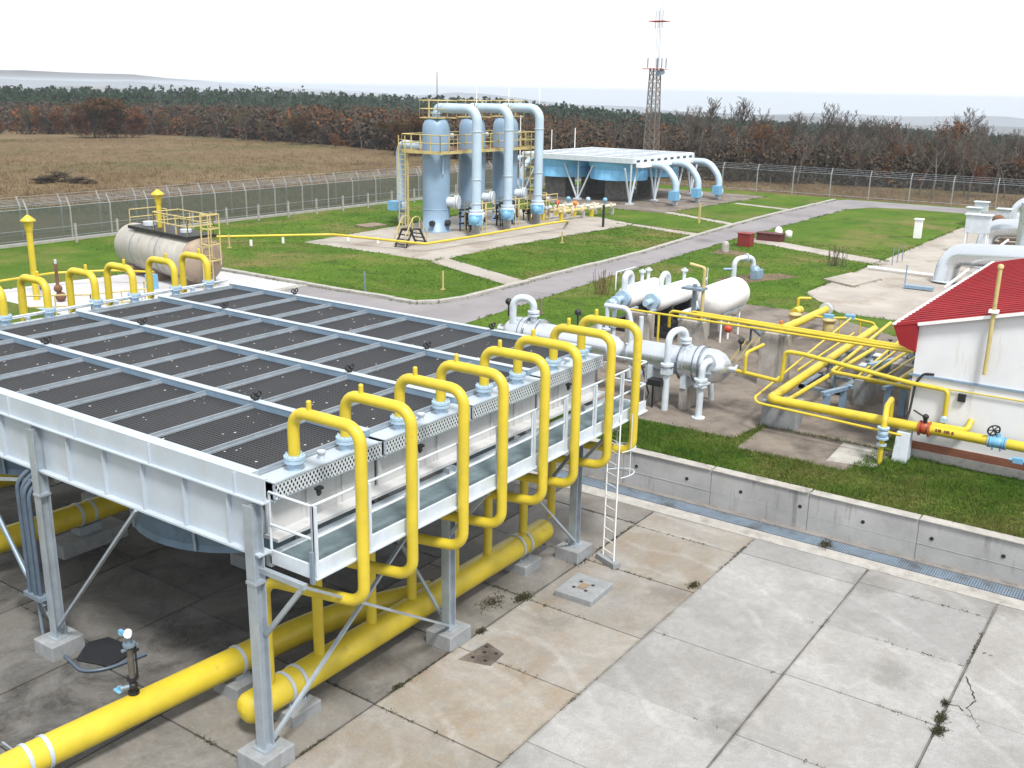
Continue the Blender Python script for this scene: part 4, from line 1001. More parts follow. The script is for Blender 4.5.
M().beam((bx0 - .155, ye - .65, zr(ye - .65) - .0), (bx0 - .155, yr, zr(yr)), .03, .09).beam((bx0 - .16, ye, zr(ye) + .075), (bx1 + .2, ye, zr(ye) + .075), .10, .03).build('roof_trim', 'white', rf)
m = M()
g = [(ye, ze - .01), (by0 - .01, zr(by0) - .01), (by0 - .01, 4.20), (ye - .22, 4.36)]
m.add([(bx0 - .13, y, z) for y, z in g] + [(bx1 + .15, y, z) for y, z in g], [(0, 1, 2, 3), (7, 6, 5, 4)] + [(k, 4 + k, 4 + (k + 1) % 4, (k + 1) % 4) for k in range(4)])
m.build('eave_box', 'roofred', rf)
M().box(bx0 - .05, by1, 3.50, bx0 - .003, by0 + .1, 3.56).build('wall_ledge', 'bluegrey', bd)
M().box(bx0 - .10, -6.82, 2.98, bx0 - .003, -6.62, 3.2).build('junction_box', 'dark', bd)
M().tube([(bx0 - .02, -5.9, 3.62), (bx0 - .03, -5.62, 3.60), (bx0 - .06, -5.44, 3.3), (bx0 - .25, -5.42, 2.5), (bx0 - .4, -5.4, 2.25)], .035, 8, bend=.1).tube([(bx0 - .1, -5.5, 2.5), (bx0 - .2, -5.9, 2.35)], .025, 6).build('cable', 'dark', bd)
t = thing('vent_stack', (19.72, -7.22, 3.9), 'yellow vent stack standing up the white wall past the red roof edge', 'vent pipe')
M().tube([(19.69, -7.22, 3.88), (19.69, -7.22, 6.85)], .055, 12).lathe([(.055, 0), (.08, .02), (.08, .02), (.08, .1), (.03, .13), (0, .13)], (19.69, -7.22, 6.82), n=12).build('stack', 'yellow_dull', t)
M().box(19.58, -7.34, 5.62, 19.8, -7.10, 5.70).build('clamp', 'white', t)
t = thing('gate_valve', (19.4, -7.85, 2.12), 'blue gate valve with black handwheel on the yellow pipe along the white wall', 'valve')
m = M(); y = -7.85
for d in (-.22, -.16, .16, .22): flange(m, (19.4, y + d, ZN), (0, 1, 0), .175, .04)
m.lathe([(.13, -.2), (.16, -.08), (.16, .08), (.13, .2)], (19.4, y, ZN), (0, 1, 0), 14).tube([(19.4, y, ZN), (19.4, y, ZN + .27)], .06, 10).tube([(19.34, y - .1, ZN - .22), (19.34, y - .1, ZN)], .025, 6).tube([(19.34, y + .1, ZN - .22), (19.34, y + .1, ZN)], .025, 6); m.build('body', 'valveblue', t)
m = M(); c = V((19.33, y + .12, ZN + .34)); ax1 = V((.5, -.85, 0)).normalized(); ax2 = V((-.25, -.15, .95)).normalized()
m.tube([c + ax1 * (.16 * math.cos(k * math.pi / 10)) + ax2 * (.16 * math.sin(k * math.pi / 10)) for k in range(21)], .024, 6, caps=False)
for k in range(3): a = k * math.pi / 3; d = ax1 * (.15 * math.cos(a)) + ax2 * (.15 * math.sin(a)); m.tube([c - d, c + d], .016, 6)
m.tube([c, (19.4, y, ZN + .25)], .025, 6); m.build('handwheel', 'dark', t)
MT['redvalve'] = mat('orange_red_paint', (.32, .06, .02), .5, 0, .2, 6, dirt=(.05, .03, .02), dirt_at=.55, dscale=8)
t = thing('control_valve', (19.4, -5.95, 2.12), 'orange red valve with dark actuator on the yellow pipe next to the white prop', 'valve')
m = M(); flange(m, (19.4, -5.8, ZN), (0, 1, 0), .22, .05); flange(m, (19.4, -6.06, ZN), (0, 1, 0), .22, .05); m.ball((19.4, -5.93, ZN + .02), .19, 8); m.build('body', 'redvalve', t)
M().tube([(19.35, -5.93, ZN + .15), (19.35, -5.93, ZN + .40)], .06, 8).ball((19.35, -5.93, ZN + .36), .09, 6).build('actuator', 'dark', t)
t = net('gas_pipe', [(19.55, -5.9, ZN + .10), (19.62, -7.0, ZN + .1), (19.86, -7.05, ZN + .36)], .085, 'short yellow branch pipe curving into the white wall', .12)
t = tag(M().tube([(19.05, -8.25, ZN - .3), (19.05, -9.5, ZN - .3)], .04, 8).box(18.98, -8.6, ZN - .36, 19.12, -8.35, ZN - .22).build('bypass_pipe', 'valveblue'), 'small blue pipe fitting at the right edge below the thick yellow pipe', 'pipe')

# ================================================================== LEFT: OLD TANK AND VENTS
ot = thing('old_tank', (23.9, 34.6, Z), 'old dirty cream horizontal tank with railed black top on the pale concrete pad', 'tank')
ax = V((-.13, -1, 0)).normalized(); a = V((24.5, 37.6, 2.5)); L = 6.9
M().lathe([(0, -.55), (.5, -.5), (.95, -.28), (1.22, 0), (1.22, L - .02)], a, ax, 32).build('drum', 'silver_old', ot)
M().lathe([(1.221, 0), (1.221, .05), (.95, .30), (.5, .48), (0, .52)], a + ax * (L - .03), ax, 32).build('stained_end', 'rustend', ot)
m = M()
for d in (1.6, 4.2): m.lathe([(1.222, 0), (1.235, 0), (1.235, .06), (1.222, .06)], a + ax * d, ax, 32)
m.build('hoop', 'galv_dark', ot)
for d in (1.0, 3.4, 6.0):
    p = a + ax * d; M().box(p.x - 1.1, p.y - .35, Z, p.x + 1.1, p.y + .35, 1.62).build('saddle', 'rustend', ot)
m = M(); b0 = a + ax * 1.0 + V((0, 0, 1.18)); b1 = a + ax * (L + .1) + V((0, 0, 1.18)); m.beam(b0, b1, 1.7, .16); m.build('top_platform', 'dark', ot)
m = M(); pp = [a + ax * d + V((s * .8, 0, 0)) for d, s in ((3.6, -1), (L, -1), (L, 1), (3.6, 1))]
rails(m, [(p.x, p.y) for p in pp], 3.76, .95, 1.1, .035, close=True)
pp = [a + ax * d + V((s * .8, 0, 0)) for d, s in ((1.1, -1), (1.1, 1), (2.4, 1))]; rails(m, [(p.x, p.y) for p in pp], 3.76, .85, 1.2, .03)
m.build('guard_rail', 'yellow_dull', ot)
m = M(); p = a + ax * (L + .5); ladder_mesh(m, (p.x - .3, p.y), (p.x + .3, p.y), Z, 4.9, .04, .45)
q = p + ax * .75; m.tube([(q.x - .35, q.y, Z + 1.3), (q.x - .35, q.y, 4.9)], .035, 6).tube([(q.x + .35, q.y, Z + 1.3), (q.x + .35, q.y, 4.9)], .035, 6)
for z in (2.6, 3.4, 4.2, 4.9): m.tube([(p.x - .3, p.y, z), (q.x - .35, q.y, z), (q.x + .35, q.y, z), (p.x + .3, p.y, z)], .035, 6)
m.build('ladder_cage', 'yellow_dull', ot)
m = M(); p = a + ax * 1.8 + V((0, 0, 1.27)); m.disc(p, (0, 0, 1), .35, .2).build('hatch', 'white_grey', ot); M().disc(a + ax * 5.5 + V((0, 0, 1.27)), (0, 0, 1), .3, .15).build('hatch', 'white_grey', ot)
M().box(21.5, 32.2, Z, 21.9, 32.7, Z + .75).build('control_box', 'valveblue', ot)
def vent(name, x, y, z0, z1, label, r=.145):
    t = thing(name, (x, y, z0), label, 'vent pipe', 'yellow vent pipes with cone caps')
    M().tube([(x, y, z0), (x, y, z1 - .75)], r, 12).build('pipe', 'yellow', t)
    M().lathe([(r, -.8), (r + .06, -.55), (r + .08, -.3), (r + .08, -.3), (.35, -.28), (.35, -.22), (.05, .02), (0, .03)], (x, y, z1), n=14).build('cap', 'yellow', t)
    return t
vent('vent_pipe', 16.47, 34.19, Z, 5.1, 'tall yellow vent pipe with a cone cap standing on the ground at the left')
p = a + ax * 2.9; vent('vent_pipe', p.x, p.y, 3.7, 5.75, 'short yellow vent pipe with a cone cap on top of the old tank', .13)
t = thing('pump_stand', (17.0, 32.9, Z), 'dark red pump and thin pipes at the foot of the tall yellow vent pipe', 'pump')
m = M().tube([(16.9, 33.0, Z), (16.9, 33.0, 2.9)], .08, 8).ball((16.9, 33, 1.7), .2, 6).ball((17.0, 33, 1.3), .25, 6); m.build('pump', 'rust', t)
M().tube([(16.9, 33.0, 2.6), (16.9, 33.0, 3.1)], .06, 8).build('pipe', 'white_grey', t)
t = thing('low_railing', (16.6, 30, Z), 'low yellow railing round the pit beyond the yellow pipe arches', 'railing')
m = M(); rails(m, [(13.8, 31), (16.0, 29), (18.6, 28.2), (19.5, 30)], Z, 1.0, 1.3, .035); m.build('rail', 'yellow_dull', t)
t = thing('line_pipe', (20, 36, 1.7), 'thin yellow pipe running behind the arches along the edge of the pale pad', 'pipe')
M().tube([(2, 36.0, 1.75), (19, 36.7, 1.75), (21.3, 35.2, 1.75), (22.4, 33.2, 1.75)], .06, 8, bend=.3).build('pipe', 'yellow', t)
for x in (8, 14, 18): M().box(x - .05, 36.3, Z - .05, x + .05, 36.42, 1.75).build('post', 'conduit', t)
t = thing('line_pipe', (36, 40, 1.5), 'long thin yellow pipe on low white posts from the old tank to the vessels', 'pipe')
P = [(26.4, 36.6, 1.5), (38.9, 36.7, 1.62), (41.2, 32.4, 1.62), (46.2, 31.6, 1.7), (58, 32.1, 1.9)]
P = [at(205, 237, 1.5), at(333, 234.5, 1.6), at(425, 244, 1.6), at(470, 237, 1.6), at(545, 224, 1.7), at(566, 221, 1.7), at(568, 221.5, 1.1)]
M().tube(P, .085, 8, bend=.3).build('pipe', 'yellow', t)
for u, v in ((219, 247), (251, 243.5), (283, 241), (348, 238.5), (378, 241)):
    q = at(u, v, Z + .15); M().box(q.x - .06, q.y - .06, Z - .05, q.x + .06, q.y + .06, 1.45).build('post', 'white', t)
for u, v, h, mm, l in ((229.5, 248, .9, 'yellow_dull', 'short yellow marker post in the grass behind the old tank ladder'), (443, 290, 1.0, 'yellow_dull', 'yellow marker post in the grass near the left bend of the road kerb'), (365, 293, 1.1, 'galv_dark', 'thin grey post beside the kerb left of the road'), (562, 243, .8, 'yellow_dull', 'small yellow marker post in the grass in front of the vessels'), (541, 314, .75, 'wood_brown', 'short brown stump post at the road edge behind the far yellow loops')):
    q = at(u, v); t = thing('marker_post', q, l, 'post'); M().tube([q, q + V((0, 0, h))], .05, 8).box(q.x - .1, q.y - .1, Z - .05, q.x + .1, q.y + .1, Z + .06).build('post', mm, t)
q = at(370, 226); tag(M().prism([(q.x - 1.2, q.y - .7), (q.x + .9, q.y - .9), (q.x + 1.2, q.y + .6), (q.x - .8, q.y + .8)], Z - .1, Z + .12).build('well_slab', 'wood_brown', bevel=.03), 'flat brown concrete slab in the grass left of the vessel pad', 'slab')
# ================================================================== SEPARATOR VESSELS
VX = (48.55, 52.85, 57.2); VY = 35.5
VL = ['nearest of the three tall grey blue vessels, at the left of the row', 'middle one of the three tall grey blue vessels', 'farthest of the three tall grey blue vessels, at the right of the row']
v0 = thing('separator_vessel', (VX[0], VY, Z), '', 'vessel')
M().lathe([(1.08, 0), (1.08, .12), (1.0, .14), (1.0, 1.6), (1.0, 1.6), (1.02, 1.62), (1.02, 1.66), (1.0, 1.68), (1.0, 1.68), (1.0, 7.25), (.95, 7.6), (.82, 7.9), (.6, 8.08), (.35, 8.16)], (VX[0], VY, Z), n=32).build('shell', 'vesselblue', v0)
M().lathe([(.30, 8.1), (.30, 8.35), (.30, 8.35), (.42, 8.36), (.42, 8.36), (.42, 8.5), (.42, 8.5), (0, 8.5)], (VX[0], VY, Z), n=16).build('top_nozzle', 'paleblue', v0)
m = M(); x, y = VX[0], VY
m.tube([(x + .2, y - .9, Z + 2.2), (x + .45, y - 1.6, Z + 2.2)], .36, 14); flange(m, (x + .42, y - 1.5, Z + 2.2), (.25, -.7, 0), .5, .12); flange(m, (x + .48, y - 1.66, Z + 2.2), (.25, -.7, 0), .5, .12)
m.build('manway', 'white_grey', v0); m = M()
m.tube([(x + .9, y - .2, Z + 6.8), (x + 1.4, y - .4, Z + 6.8)], .2, 10).build('side_nozzle', 'white_grey', v0)
M().tube([(x - .1, y - .95, Z + .7), (x, y - 1.25, Z + .7)], .22, 12).build('drain_opening', 'dark', v0)
M().tube([(x - .9, y - .4, Z + .7), (x - 1.2, y - .5, Z + .7)], .2, 12).build('drain_opening', 'dark', v0)
m = M(); z = Z + 8.05; m.box(x - .75, y - .75, z, x + 1.4, y + .9, z + .08)
m2 = M(); rails(m2, [(x - .75, y - .75), (x + 1.4, y - .75), (x + 1.4, y + .9), (x - .75, y + .9)], z + .08, 1.15, .9, .035, close=True)
m.build('top_deck', 'yellow_dull', v0); m2.build('top_railing', 'yellow_dull', v0)
m = M(); m.tube([(x + 1.15, y + .2, Z + 6.9), (x + 1.15, y + .2, z)], .05, 6).tube([(x - .6, y - .86, Z + 5.6), (x - .45, y - 1.0, Z + 5.3), (x - .5, y - 1.0, Z + 4.2)], .05, 6).build('small_pipe', 'paleblue', v0)
for k in range(3):
    o = v0 if k == 0 else copy_tree(v0)
    o.location = (VX[k], VY, Z); tag(o, VL[k], 'vessel', 'three tall grey blue vessels')
# risers
PX = (48.75, 53.0, 57.45)
RL = ['leftmost tall pale blue riser pipe arching down in front of the nearest vessel', 'middle tall pale blue riser pipe arching down in front of the vessels', 'rightmost tall pale blue riser pipe arching down beside the farthest vessel']
zt = 9.83
rp = thing('riser_pipe', (PX[0], 32.0, Z), '', 'pipe')
M().tube([(PX[0], VY, 9.4), (PX[0], VY, zt), (PX[0], 32.0, zt), (PX[0], 32.0, Z + .9)], .345, 20, bend=.85, seg=8).build('pipe', 'paleblue', rp)
m = M()
for z in (8.3, 5.0, 3.3): m.lathe([(.385, 0), (.395, 0), (.395, .05), (.385, .05)], (PX[0], 32.0, z), n=20)
m.build('weld_band', 'white_grey', rp)
m = M(); flange(m, (PX[0], 32, Z + 1.75), (0, 0, 1), .52, .12); flange(m, (PX[0], 32, Z + 1.0), (0, 0, 1), .52, .12); m.ball((PX[0], 32, Z + 1.35), .58, 9); m.build('valve', 'white_grey', rp)
m = M().box(PX[0] - 1.0, 31.2, Z + .85, PX[0] - .35, 31.9, Z + 1.55).lathe([(.36, 0), (.36, .5), (.2, .7), (0, .7)], (PX[0] - .6, 31.7, Z + 1.2), (-.8, -.6, 0), 12); m.build('actuator', 'valveblue', rp)
M().tube([(PX[0], 32.0, Z - .05), (PX[0], 32.0, Z + .9)], .3, 14).disc((PX[0], 32, Z - .02), (0, 0, 1), .5, .2).build('foot', 'kerb', rp)
M().tube([(PX[0], 32.05, zt + .3), (PX[0], 32.05, zt + 2.6)], .035, 6).build('rod', 'white', rp)
for k in range(3):
    o = rp if k == 0 else copy_tree(rp)
    o.location = (PX[k], 32.0 + .25 * k, Z); tag(o, RL[k], 'pipe', 'tall pale blue riser pipes')
t = thing('riser_pipe', (50.8, 40.8, Z), 'pale riser pipe standing behind the left end of the yellow platform', 'pipe')
M().tube([(48.6, 36.3, 7.0), (50.8, 40.8, 7.0), (50.8, 40.8, Z + .9)], .38, 18, bend=.85).build('pipe', 'paleblue', t)
M().ball((50.8, 40.8, Z + 1.2), .55, 8).tube([(50.8, 40.8, Z), (50.8, 40.8, Z + 1)], .3, 12).build('valve', 'white_grey', t)
M().box(49.6, 40.3, Z + 1.0, 50.3, 41.2, Z + 1.7).build('actuator', 'valveblue', t)
# platform round the vessels
pl = thing('service_platform', (52.5, 35.5, 6.85), 'long yellow railed platform round the three tall vessels', 'platform')
ring = [(47.0, 33.9), (59.0, 33.9), (59.0, 37.4), (47.0, 37.4)]
M().box(47.0, 33.9, 6.72, 59, 34.45, 6.84).box(47, 36.6, 6.72, 59, 37.4, 6.84).box(47, 34.45, 6.72, 47.5, 36.6, 6.84).box(49.65, 34.45, 6.72, 51.75, 36.6, 6.84).box(53.95, 34.45, 6.72, 56.1, 36.6, 6.84).box(58.3, 34.45, 6.72, 59, 36.6, 6.84).build('deck', 'rust', pl)
m = M()
for (a, b), (c, d) in zip(ring, ring[1:] + ring[:1]): m.beam((a, b, 6.8), (c, d, 6.8), .05, .22)
m.build('edge_beam', 'yellow_dull', pl)
m = M(); rails(m, ring, 6.85, 1.15, 1.0, .038, close=True); m.build('railing', 'yellow_dull', pl)
m = M(); ladder_mesh(m, (46.85, 37.0), (46.85, 37.6), Z, 7.9, .04, .35); m.build('ladder', 'yellow_dull', pl)
m = M(); ladder_mesh(m, (59.2, 34.4), (59.2, 35.0), Z, 7.9, .04, .35)
for z in (3.4, 4.3, 5.2, 6.1): m.tube([(59.2, 34.4, z), (59.9, 34.4, z), (59.9, 35, z), (59.2, 35, z)], .035, 6)
m.build('ladder', 'yellow_dull', pl)
for x in (47.2, 58.8, 51.0, 55.2): M().box(x - .06, 37.0, Z, x + .06, 37.12, 6.7).build('post', 'yellow_dull', pl)
# stile steps in front of the vessels
st = thing('stile_steps', (43.5, 32.8, Z), 'small double flight of yellowed steps crossing the pipe in front of the nearest vessel', 'steps')
q = at(411, 246); m = M(); m2 = M()
for s in (-1, 1):
    for yo in (-.45, .45):
        m.beam((q.x + s * 1.1, q.y + yo, Z), (q.x + s * .35, q.y + yo, Z + 1.15), .07, .12)
        m2.tube([(q.x + s * 1.1, q.y + yo, Z + .8), (q.x + s * .35, q.y + yo, Z + 1.9), (q.x, q.y + yo, Z + 2.0)], .035, 6)
        for f in (0, .5, 1): m2.tube([(q.x + s * (1.1 - .75 * f), q.y + yo, Z + 1.15 * f), (q.x + s * (1.1 - .75 * f), q.y + yo, Z + .8 + 1.1 * f)], .03, 6)
    for f in range(4): m.box(q.x + s * (1.0 - .2 * f) - .14, q.y - .45, Z + .22 + .28 * f, q.x + s * (1.0 - .2 * f) + .14, q.y + .45, Z + .26 + .28 * f)
m.box(q.x - .4, q.y - .5, Z + 1.12, q.x + .4, q.y + .5, Z + 1.18)
m.build('steps', 'dark', st); m2.build('handrail', 'yellow_dull', st)
st.location = (q.x, q.y, Z)
for ch in st.children: ch.location = V((43.5, 32.8, Z)) - V((q.x, q.y, Z))
MT['cream'] = mat('cream_paint', (.52, .49, .40), .5, 0, .1, 2, dirt=(.25, .2, .14), dirt_at=.6)
# low piping between vessels and risers
rv = random.Random(11)
for k in range(3):
    x = VX[k]
    t = thing('valve_rack', (x + 1.8, 33.3, Z), ['tangle of dark valves and yellow rails right of the nearest vessel', 'tangle of dark valves and yellow rails right of the middle vessel', 'tangle of dark valves and yellow rails right of the farthest vessel'][k], 'valve rack', 'valve racks at the foot of the vessels')
    m = M(); m2 = M()
    for z in (Z + .6, Z + 1.1, Z + 1.6): m.tube([(x + .8, 34.0, z), (x + 3.3, 33.4, z)], .07, 6)
    for j in range(8):
        px, py, z = x + rv.uniform(.9, 3.2), rv.uniform(33.1, 34.4), Z + rv.uniform(.5, 1.7)
        m.ball((px, py, z), rv.uniform(.12, .24), 5).tube([(px, py, Z), (px, py, z)], .05, 5)
    m.build('pipework', 'dark', t)
    for j in range(4):
        px, py = x + 1.1 + .6 * j, 33.0 + .1 * (j % 2); m2.tube([(px, py, Z), (px, py, Z + 2.2 - .2 * (j % 2)), (px, py + .7, Z + 2.2 - .2 * (j % 2)), (px, py + .7, Z)], .045, 6)
    rails(m2, [(x + .9, 32.6), (x + 3.3, 32.6)], Z + 1.2, .9, 1.1, .04); m2.build('rail', 'yellow_dull', t)
    m = M()
    for j in range(4): m.ball((x + rv.uniform(.9, 3.2), rv.uniform(32.8, 33.4), Z + rv.uniform(.8, 1.9)), .2, 6)
    m.build('gauge', 'white_grey', t)
# yellow and cream metering pipes on the right of the vessels
rows = [(34.6, 'far', 59.0, 66.0), (33.2, 'middle', 58.9, 67.0), (31.9, 'near', 59.6, 67.6)]
for yy, rn, xa, xb in rows:
    for k in range(2):
        x0_ = xa + (xb - xa) * .52 * k; x1_ = x0_ + (xb - xa) * .46
        t = thing('metering_run', (x0_, yy, Z), f"{['left', 'right'][k]} cream and yellow metering pipe in the {rn} row right of the vessels", 'pipe', 'cream and yellow metering pipes')
        d = V((1, -.10, 0)); p0 = V((x0_, yy - .1 * (x0_ - xa), Z + .75)); L = x1_ - x0_
        M().tube([p0, p0 + d * L], .15, 10).build('pipe', ['yellow_dull', 'cream'][k], t)
        for f in (.15, .45, .8):
            m = M(); flange(m, p0 + d * L * f, d, .27, .14); m.build('flange', 'cream', t)
        q = p0 + d * L * .6; M().tube([q, q + V((0, 0, .5))], .06, 6).ball(q + V((0, 0, .55)), .2, 6).build('valve', ['orange', 'valveblue', 'redpaint', 'flange', 'orange', 'valveblue'][(k + rows.index((yy, rn, xa, xb)) * 2) % 6], t)
        q = p0 + d * L * .1; M().box(q.x - .12, q.y - .12, Z, q.x + .12, q.y + .12, Z + .62).build('leg', 'yellow', t)
        q = p0 + d * L * .9; M().box(q.x - .12, q.y - .12, Z, q.x + .12, q.y + .12, Z + .62).build('leg', 'kerb', t)
q = at(603, 227); t = thing('dark_post', q, 'dark upright post at the right end of the metering pipes', 'post'); M().box(q.x - .07, q.y - .07, Z - .05, q.x + .07, q.y + .07, Z + 1.7).build('post', 'dark', t)
q = at(699, 223); t = thing('marker_post', q, 'tall yellow post in the grass in front of the elevated cooler', 'post'); M().box(q.x - .07, q.y - .07, Z - .05, q.x + .07, q.y + .07, Z + 1.6).build('post', 'yellow_dull', t)

# ================================================================== ELEVATED FAN COOLER
MT['finblue'] = mat('pale_fin_panel', (.15, .20, .26), .6, .1, .4, .5)
fc = thing('fan_cooler', (81.2, 39.5, Z), 'low wide air cooler with sky blue fan cones on v shaped legs', 'air cooler')
x0, x1, y0, y1 = 74.9, 88.2, 33.6, 46.0
M().box(x0, y0, 4.78, x1, y1, 5.3).build('roof_casing', 'white_grey', fc, bevel=.03)
m = M()
for k in range(7): m.box(x0 + .4 + k * 1.85, y0 + .5, 5.3, x0 + 1.8 + k * 1.85, y1 - .5, 5.31)
m.build('fin_panel', 'finblue', fc)
m = M()
for k in range(8): m.box(x0 + .12 + k * 1.85, y0 + .1, 5.3, x0 + .28 + k * 1.85, y1 - .1, 5.33)
for k in range(5): m.box(x0 + .1, y0 + .1 + k * 2.95, 5.3, x1 - .1, y0 + .26 + k * 2.95, 5.325)
m.build('roof_beam', 'white', fc)
m = M()
for k in range(9): m.box(x0 + .8 + k * 1.4, y0 - .012, 4.88, x0 + 1.45 + k * 1.4, y0 + .01, 5.08)
m.build('side_opening', 'dark', fc)
M().box(x0 + .6, y0 - .7, 4.45, x1 - .3, y0 - .05, 4.80).build('header', 'white', fc)
for cx in (78.1, 84.7):
    for cy in (36.75, 42.9):
        fr = M().lathe([(3.05, 1.7), (2.9, 1.2), (2.72, .95), (2.72, .95), (2.75, .93), (2.75, 0), (2.75, 0), (2.66, 0), (2.66, .9), (2.84, 1.2), (3.0, 1.7)], (cx, cy, 3.08), n=40).build('fan_cone', 'skyblue', fc)
        m = M()
        for k in range(24):
            a = k * math.pi / 12; m.beam((cx + 2.765 * math.cos(a), cy + 2.765 * math.sin(a), 3.09), (cx + 2.765 * math.cos(a), cy + 2.765 * math.sin(a), 4.0), .06, .03, (math.cos(a), math.sin(a), 0))
        m.build('cone_rib', 'skyblue', fr)
for fx, fy, dx, dy in ((75.0, 33.75, 1, 0), (79.7, 33.6, 1, 0), (84.5, 33.6, 1, 0), (88.0, 33.7, 1, 0), (75.6, 39.8, 0, 1), (75.2, 46, 0, 1), (88.0, 39.8, 0, 1), (82, 46, 1, 0)):
    m = M()
    for s in (-1, 1): m.beam((fx, fy, Z), (fx + s * 1.25 * dx, fy + s * 1.6 * dy, 4.4), .13)
    m.beam((fx, fy, Z), (fx, fy, 4.8), .12).box(fx - .3, fy - .3, Z, fx + .3, fy + .3, Z + .15)
    m.build('leg', 'white_grey', fc)
for i, (ax_, ay, w, d, l) in enumerate(((79.0, 37.2, 2.6, 1.6, 'concrete block on the left under the near edge of the elevated cooler'), (83.5, 36.4, 1.4, 1.6, 'concrete block on the right under the near edge of the elevated cooler'), (78.2, 43.5, 1.8, 2.4, 'concrete block at the far left under the elevated cooler'))):
    t = thing('concrete_block', (ax_, ay, Z), l, 'block', 'concrete blocks under the elevated cooler')
    M().box(ax_ - w / 2, ay - d / 2, Z - .02, ax_ + w / 2, ay + d / 2, 2.9).build('block', 'darkconcrete', t)
t = thing('concrete_block', (84, 42, Z), 'long dark wall deep under the elevated cooler', 'block'); M().box(79, 41, Z, 88, 41.5, 3.0).build('block', 'darkconcrete', t)
ap = thing('arch_pipe', (77.7, 30.4, Z), '', 'pipe')
M().tube([(77.7, 33.2, 4.62), (77.7, 31.6, 4.62), (77.7, 30.4, 3.2), (77.7, 30.4, Z + .8)], .32, 16, bend=1.3, seg=8).build('pipe', 'paleblue', ap)
m = M().ball((77.7, 30.4, Z + .75), .5, 8).tube([(77.7, 30.4, Z - .05), (77.7, 30.4, Z + .8)], .25, 12); m.build('valve', 'white_grey', ap)
M().box(76.6, 29.9, Z + .5, 77.5, 30.6, Z + 1.35).build('actuator', 'valveblue', ap)
for k, l in enumerate(('left one of three pale blue arched pipes right of the elevated cooler', 'middle one of three pale blue arched pipes right of the elevated cooler', 'rightmost of three pale blue arched pipes right of the elevated cooler')):
    o = ap if k == 0 else copy_tree(ap)
    o.location = (77.7 + 4.2 * k, 30.4 - .3 * k, Z); tag(o, l, 'pipe', 'pale blue arched pipes of the elevated cooler')
ap2 = thing('arch_pipe', (73.4, 47.3, Z), '', 'pipe')
M().tube([(75.5, 46.4, 4.62), (74.4, 46.8, 4.62), (73.4, 47.3, 3.2), (73.4, 47.3, Z + .8)], .30, 14, bend=1.2, seg=8).build('pipe', 'paleblue', ap2)
M().box(72.8, 46.6, Z + .4, 73.8, 47.6, Z + 1.3).build('actuator', 'valveblue', ap2)
tag(ap2, 'pale blue arched pipe left of the elevated cooler behind the rightmost riser', 'pipe')
o = copy_tree(ap2); o.location = (78.4, 48.3, Z); tag(o, 'pale blue pipe with blue actuator behind the left end of the elevated cooler', 'pipe')
for u, v, h, l in ((552, 150, 7.2, 'left one of two thin white lightning rods behind the elevated cooler'), (576, 150, 7.4, 'right one of two thin white lightning rods behind the elevated cooler')):
    p = at(u, v, 5.3); x, y = p.x + 3, p.y + 2; t = thing('lightning_rod', (x, y, Z), l, 'rod', 'white lightning rods')
    M().tube([(x, y, Z), (x, y, h)], .08, 8, r1=.04).build('rod', 'white', t)
p = at(462, 110, 6); t = thing('lightning_rod', (66, 52.2, Z), 'thin dark mast rising behind the left vessel top', 'rod'); M().tube([(66, 49.5, Z), (66, 49.5, 12.6)], .07, 8, r1=.03).build('rod', 'dark', t)
t = thing('lightning_rod', (62, 36, Z), 'thin white rod at the right end of the yellow vessel platform', 'rod'); M().tube([(60, 36, Z), (60, 36, 9.2)], .06, 8, r1=.04).build('rod', 'white', t)

# ================================================================== RIGHT SIDE: ducts and small things
t = thing('cabinet', (57.4, 15.2, Z), 'dark red upright cabinet at the edge of the road', 'cabinet')
q = at(744, 246); M().box(q.x - .3, q.y - .5, Z, q.x + .5, q.y + .4, Z + .85).build('body', 'red', t, bevel=.02); M().box(q.x - .35, q.y - .55, Z + .85, q.x + .55, q.y + .45, Z + .91).build('lid', 'red', t)
t = thing('hose_chest', (61, 13.6, Z), 'long low dark red chest lying right of the red cabinet', 'chest')
q = at(765, 240); M().box(q.x - .45, q.y - 1.3, Z, q.x + .45, q.y + .5, Z + .5).build('body', 'darkred', t, bevel=.03); M().box(q.x - .5, q.y - 1.35, Z + .5, q.x + .5, q.y + .55, Z + .56).build('lid', 'darkred', t)
q = at(778, 238); t = thing('white_bottle', q, 'small white canister next to the low red chest', 'canister'); M().lathe([(0, 0), (.28, 0), (.28, .6), (.15, .8), (0, .85)], q, n=12).lathe([(0, 0), (.25, 0), (.25, .5), (0, .6)], q + V((.5, -.6, 0)), n=12).build('canister', 'white', t)
q = at(725, 251.5); t = thing('white_marker', q, 'small pale stone marker in bare soil left of the red cabinet', 'marker'); M().lathe([(.25, 0), (.25, .5), (.15, .68), (0, .7)], q, n=10).build('marker', 'kerb', t)
struct(M().prism([(q.x - 1.4, q.y + .5), (q.x - .8, q.y - 1.6), (q.x + .7, q.y - 1.2), (q.x + .9, q.y + .7)], Z - .1, Z + .002).build('soil_patch', bpy.data.materials['bare_soil']))
q = at(917, 238); t = thing('meter_post', q, 'slim white meter cabinet standing alone in the far lawn', 'cabinet'); M().box(q.x - .2, q.y - .25, Z, q.x + .2, q.y + .25, Z + 1.35).box(q.x - .25, q.y - .32, Z + 1.35, q.x + .25, q.y + .32, Z + 1.45).build('body', 'white', t)
DL = ['nearest big silver insulated duct bending down to the concrete apron', 'middle big silver insulated duct bending down to the concrete apron', 'farthest big white duct at the right edge beyond the apron']
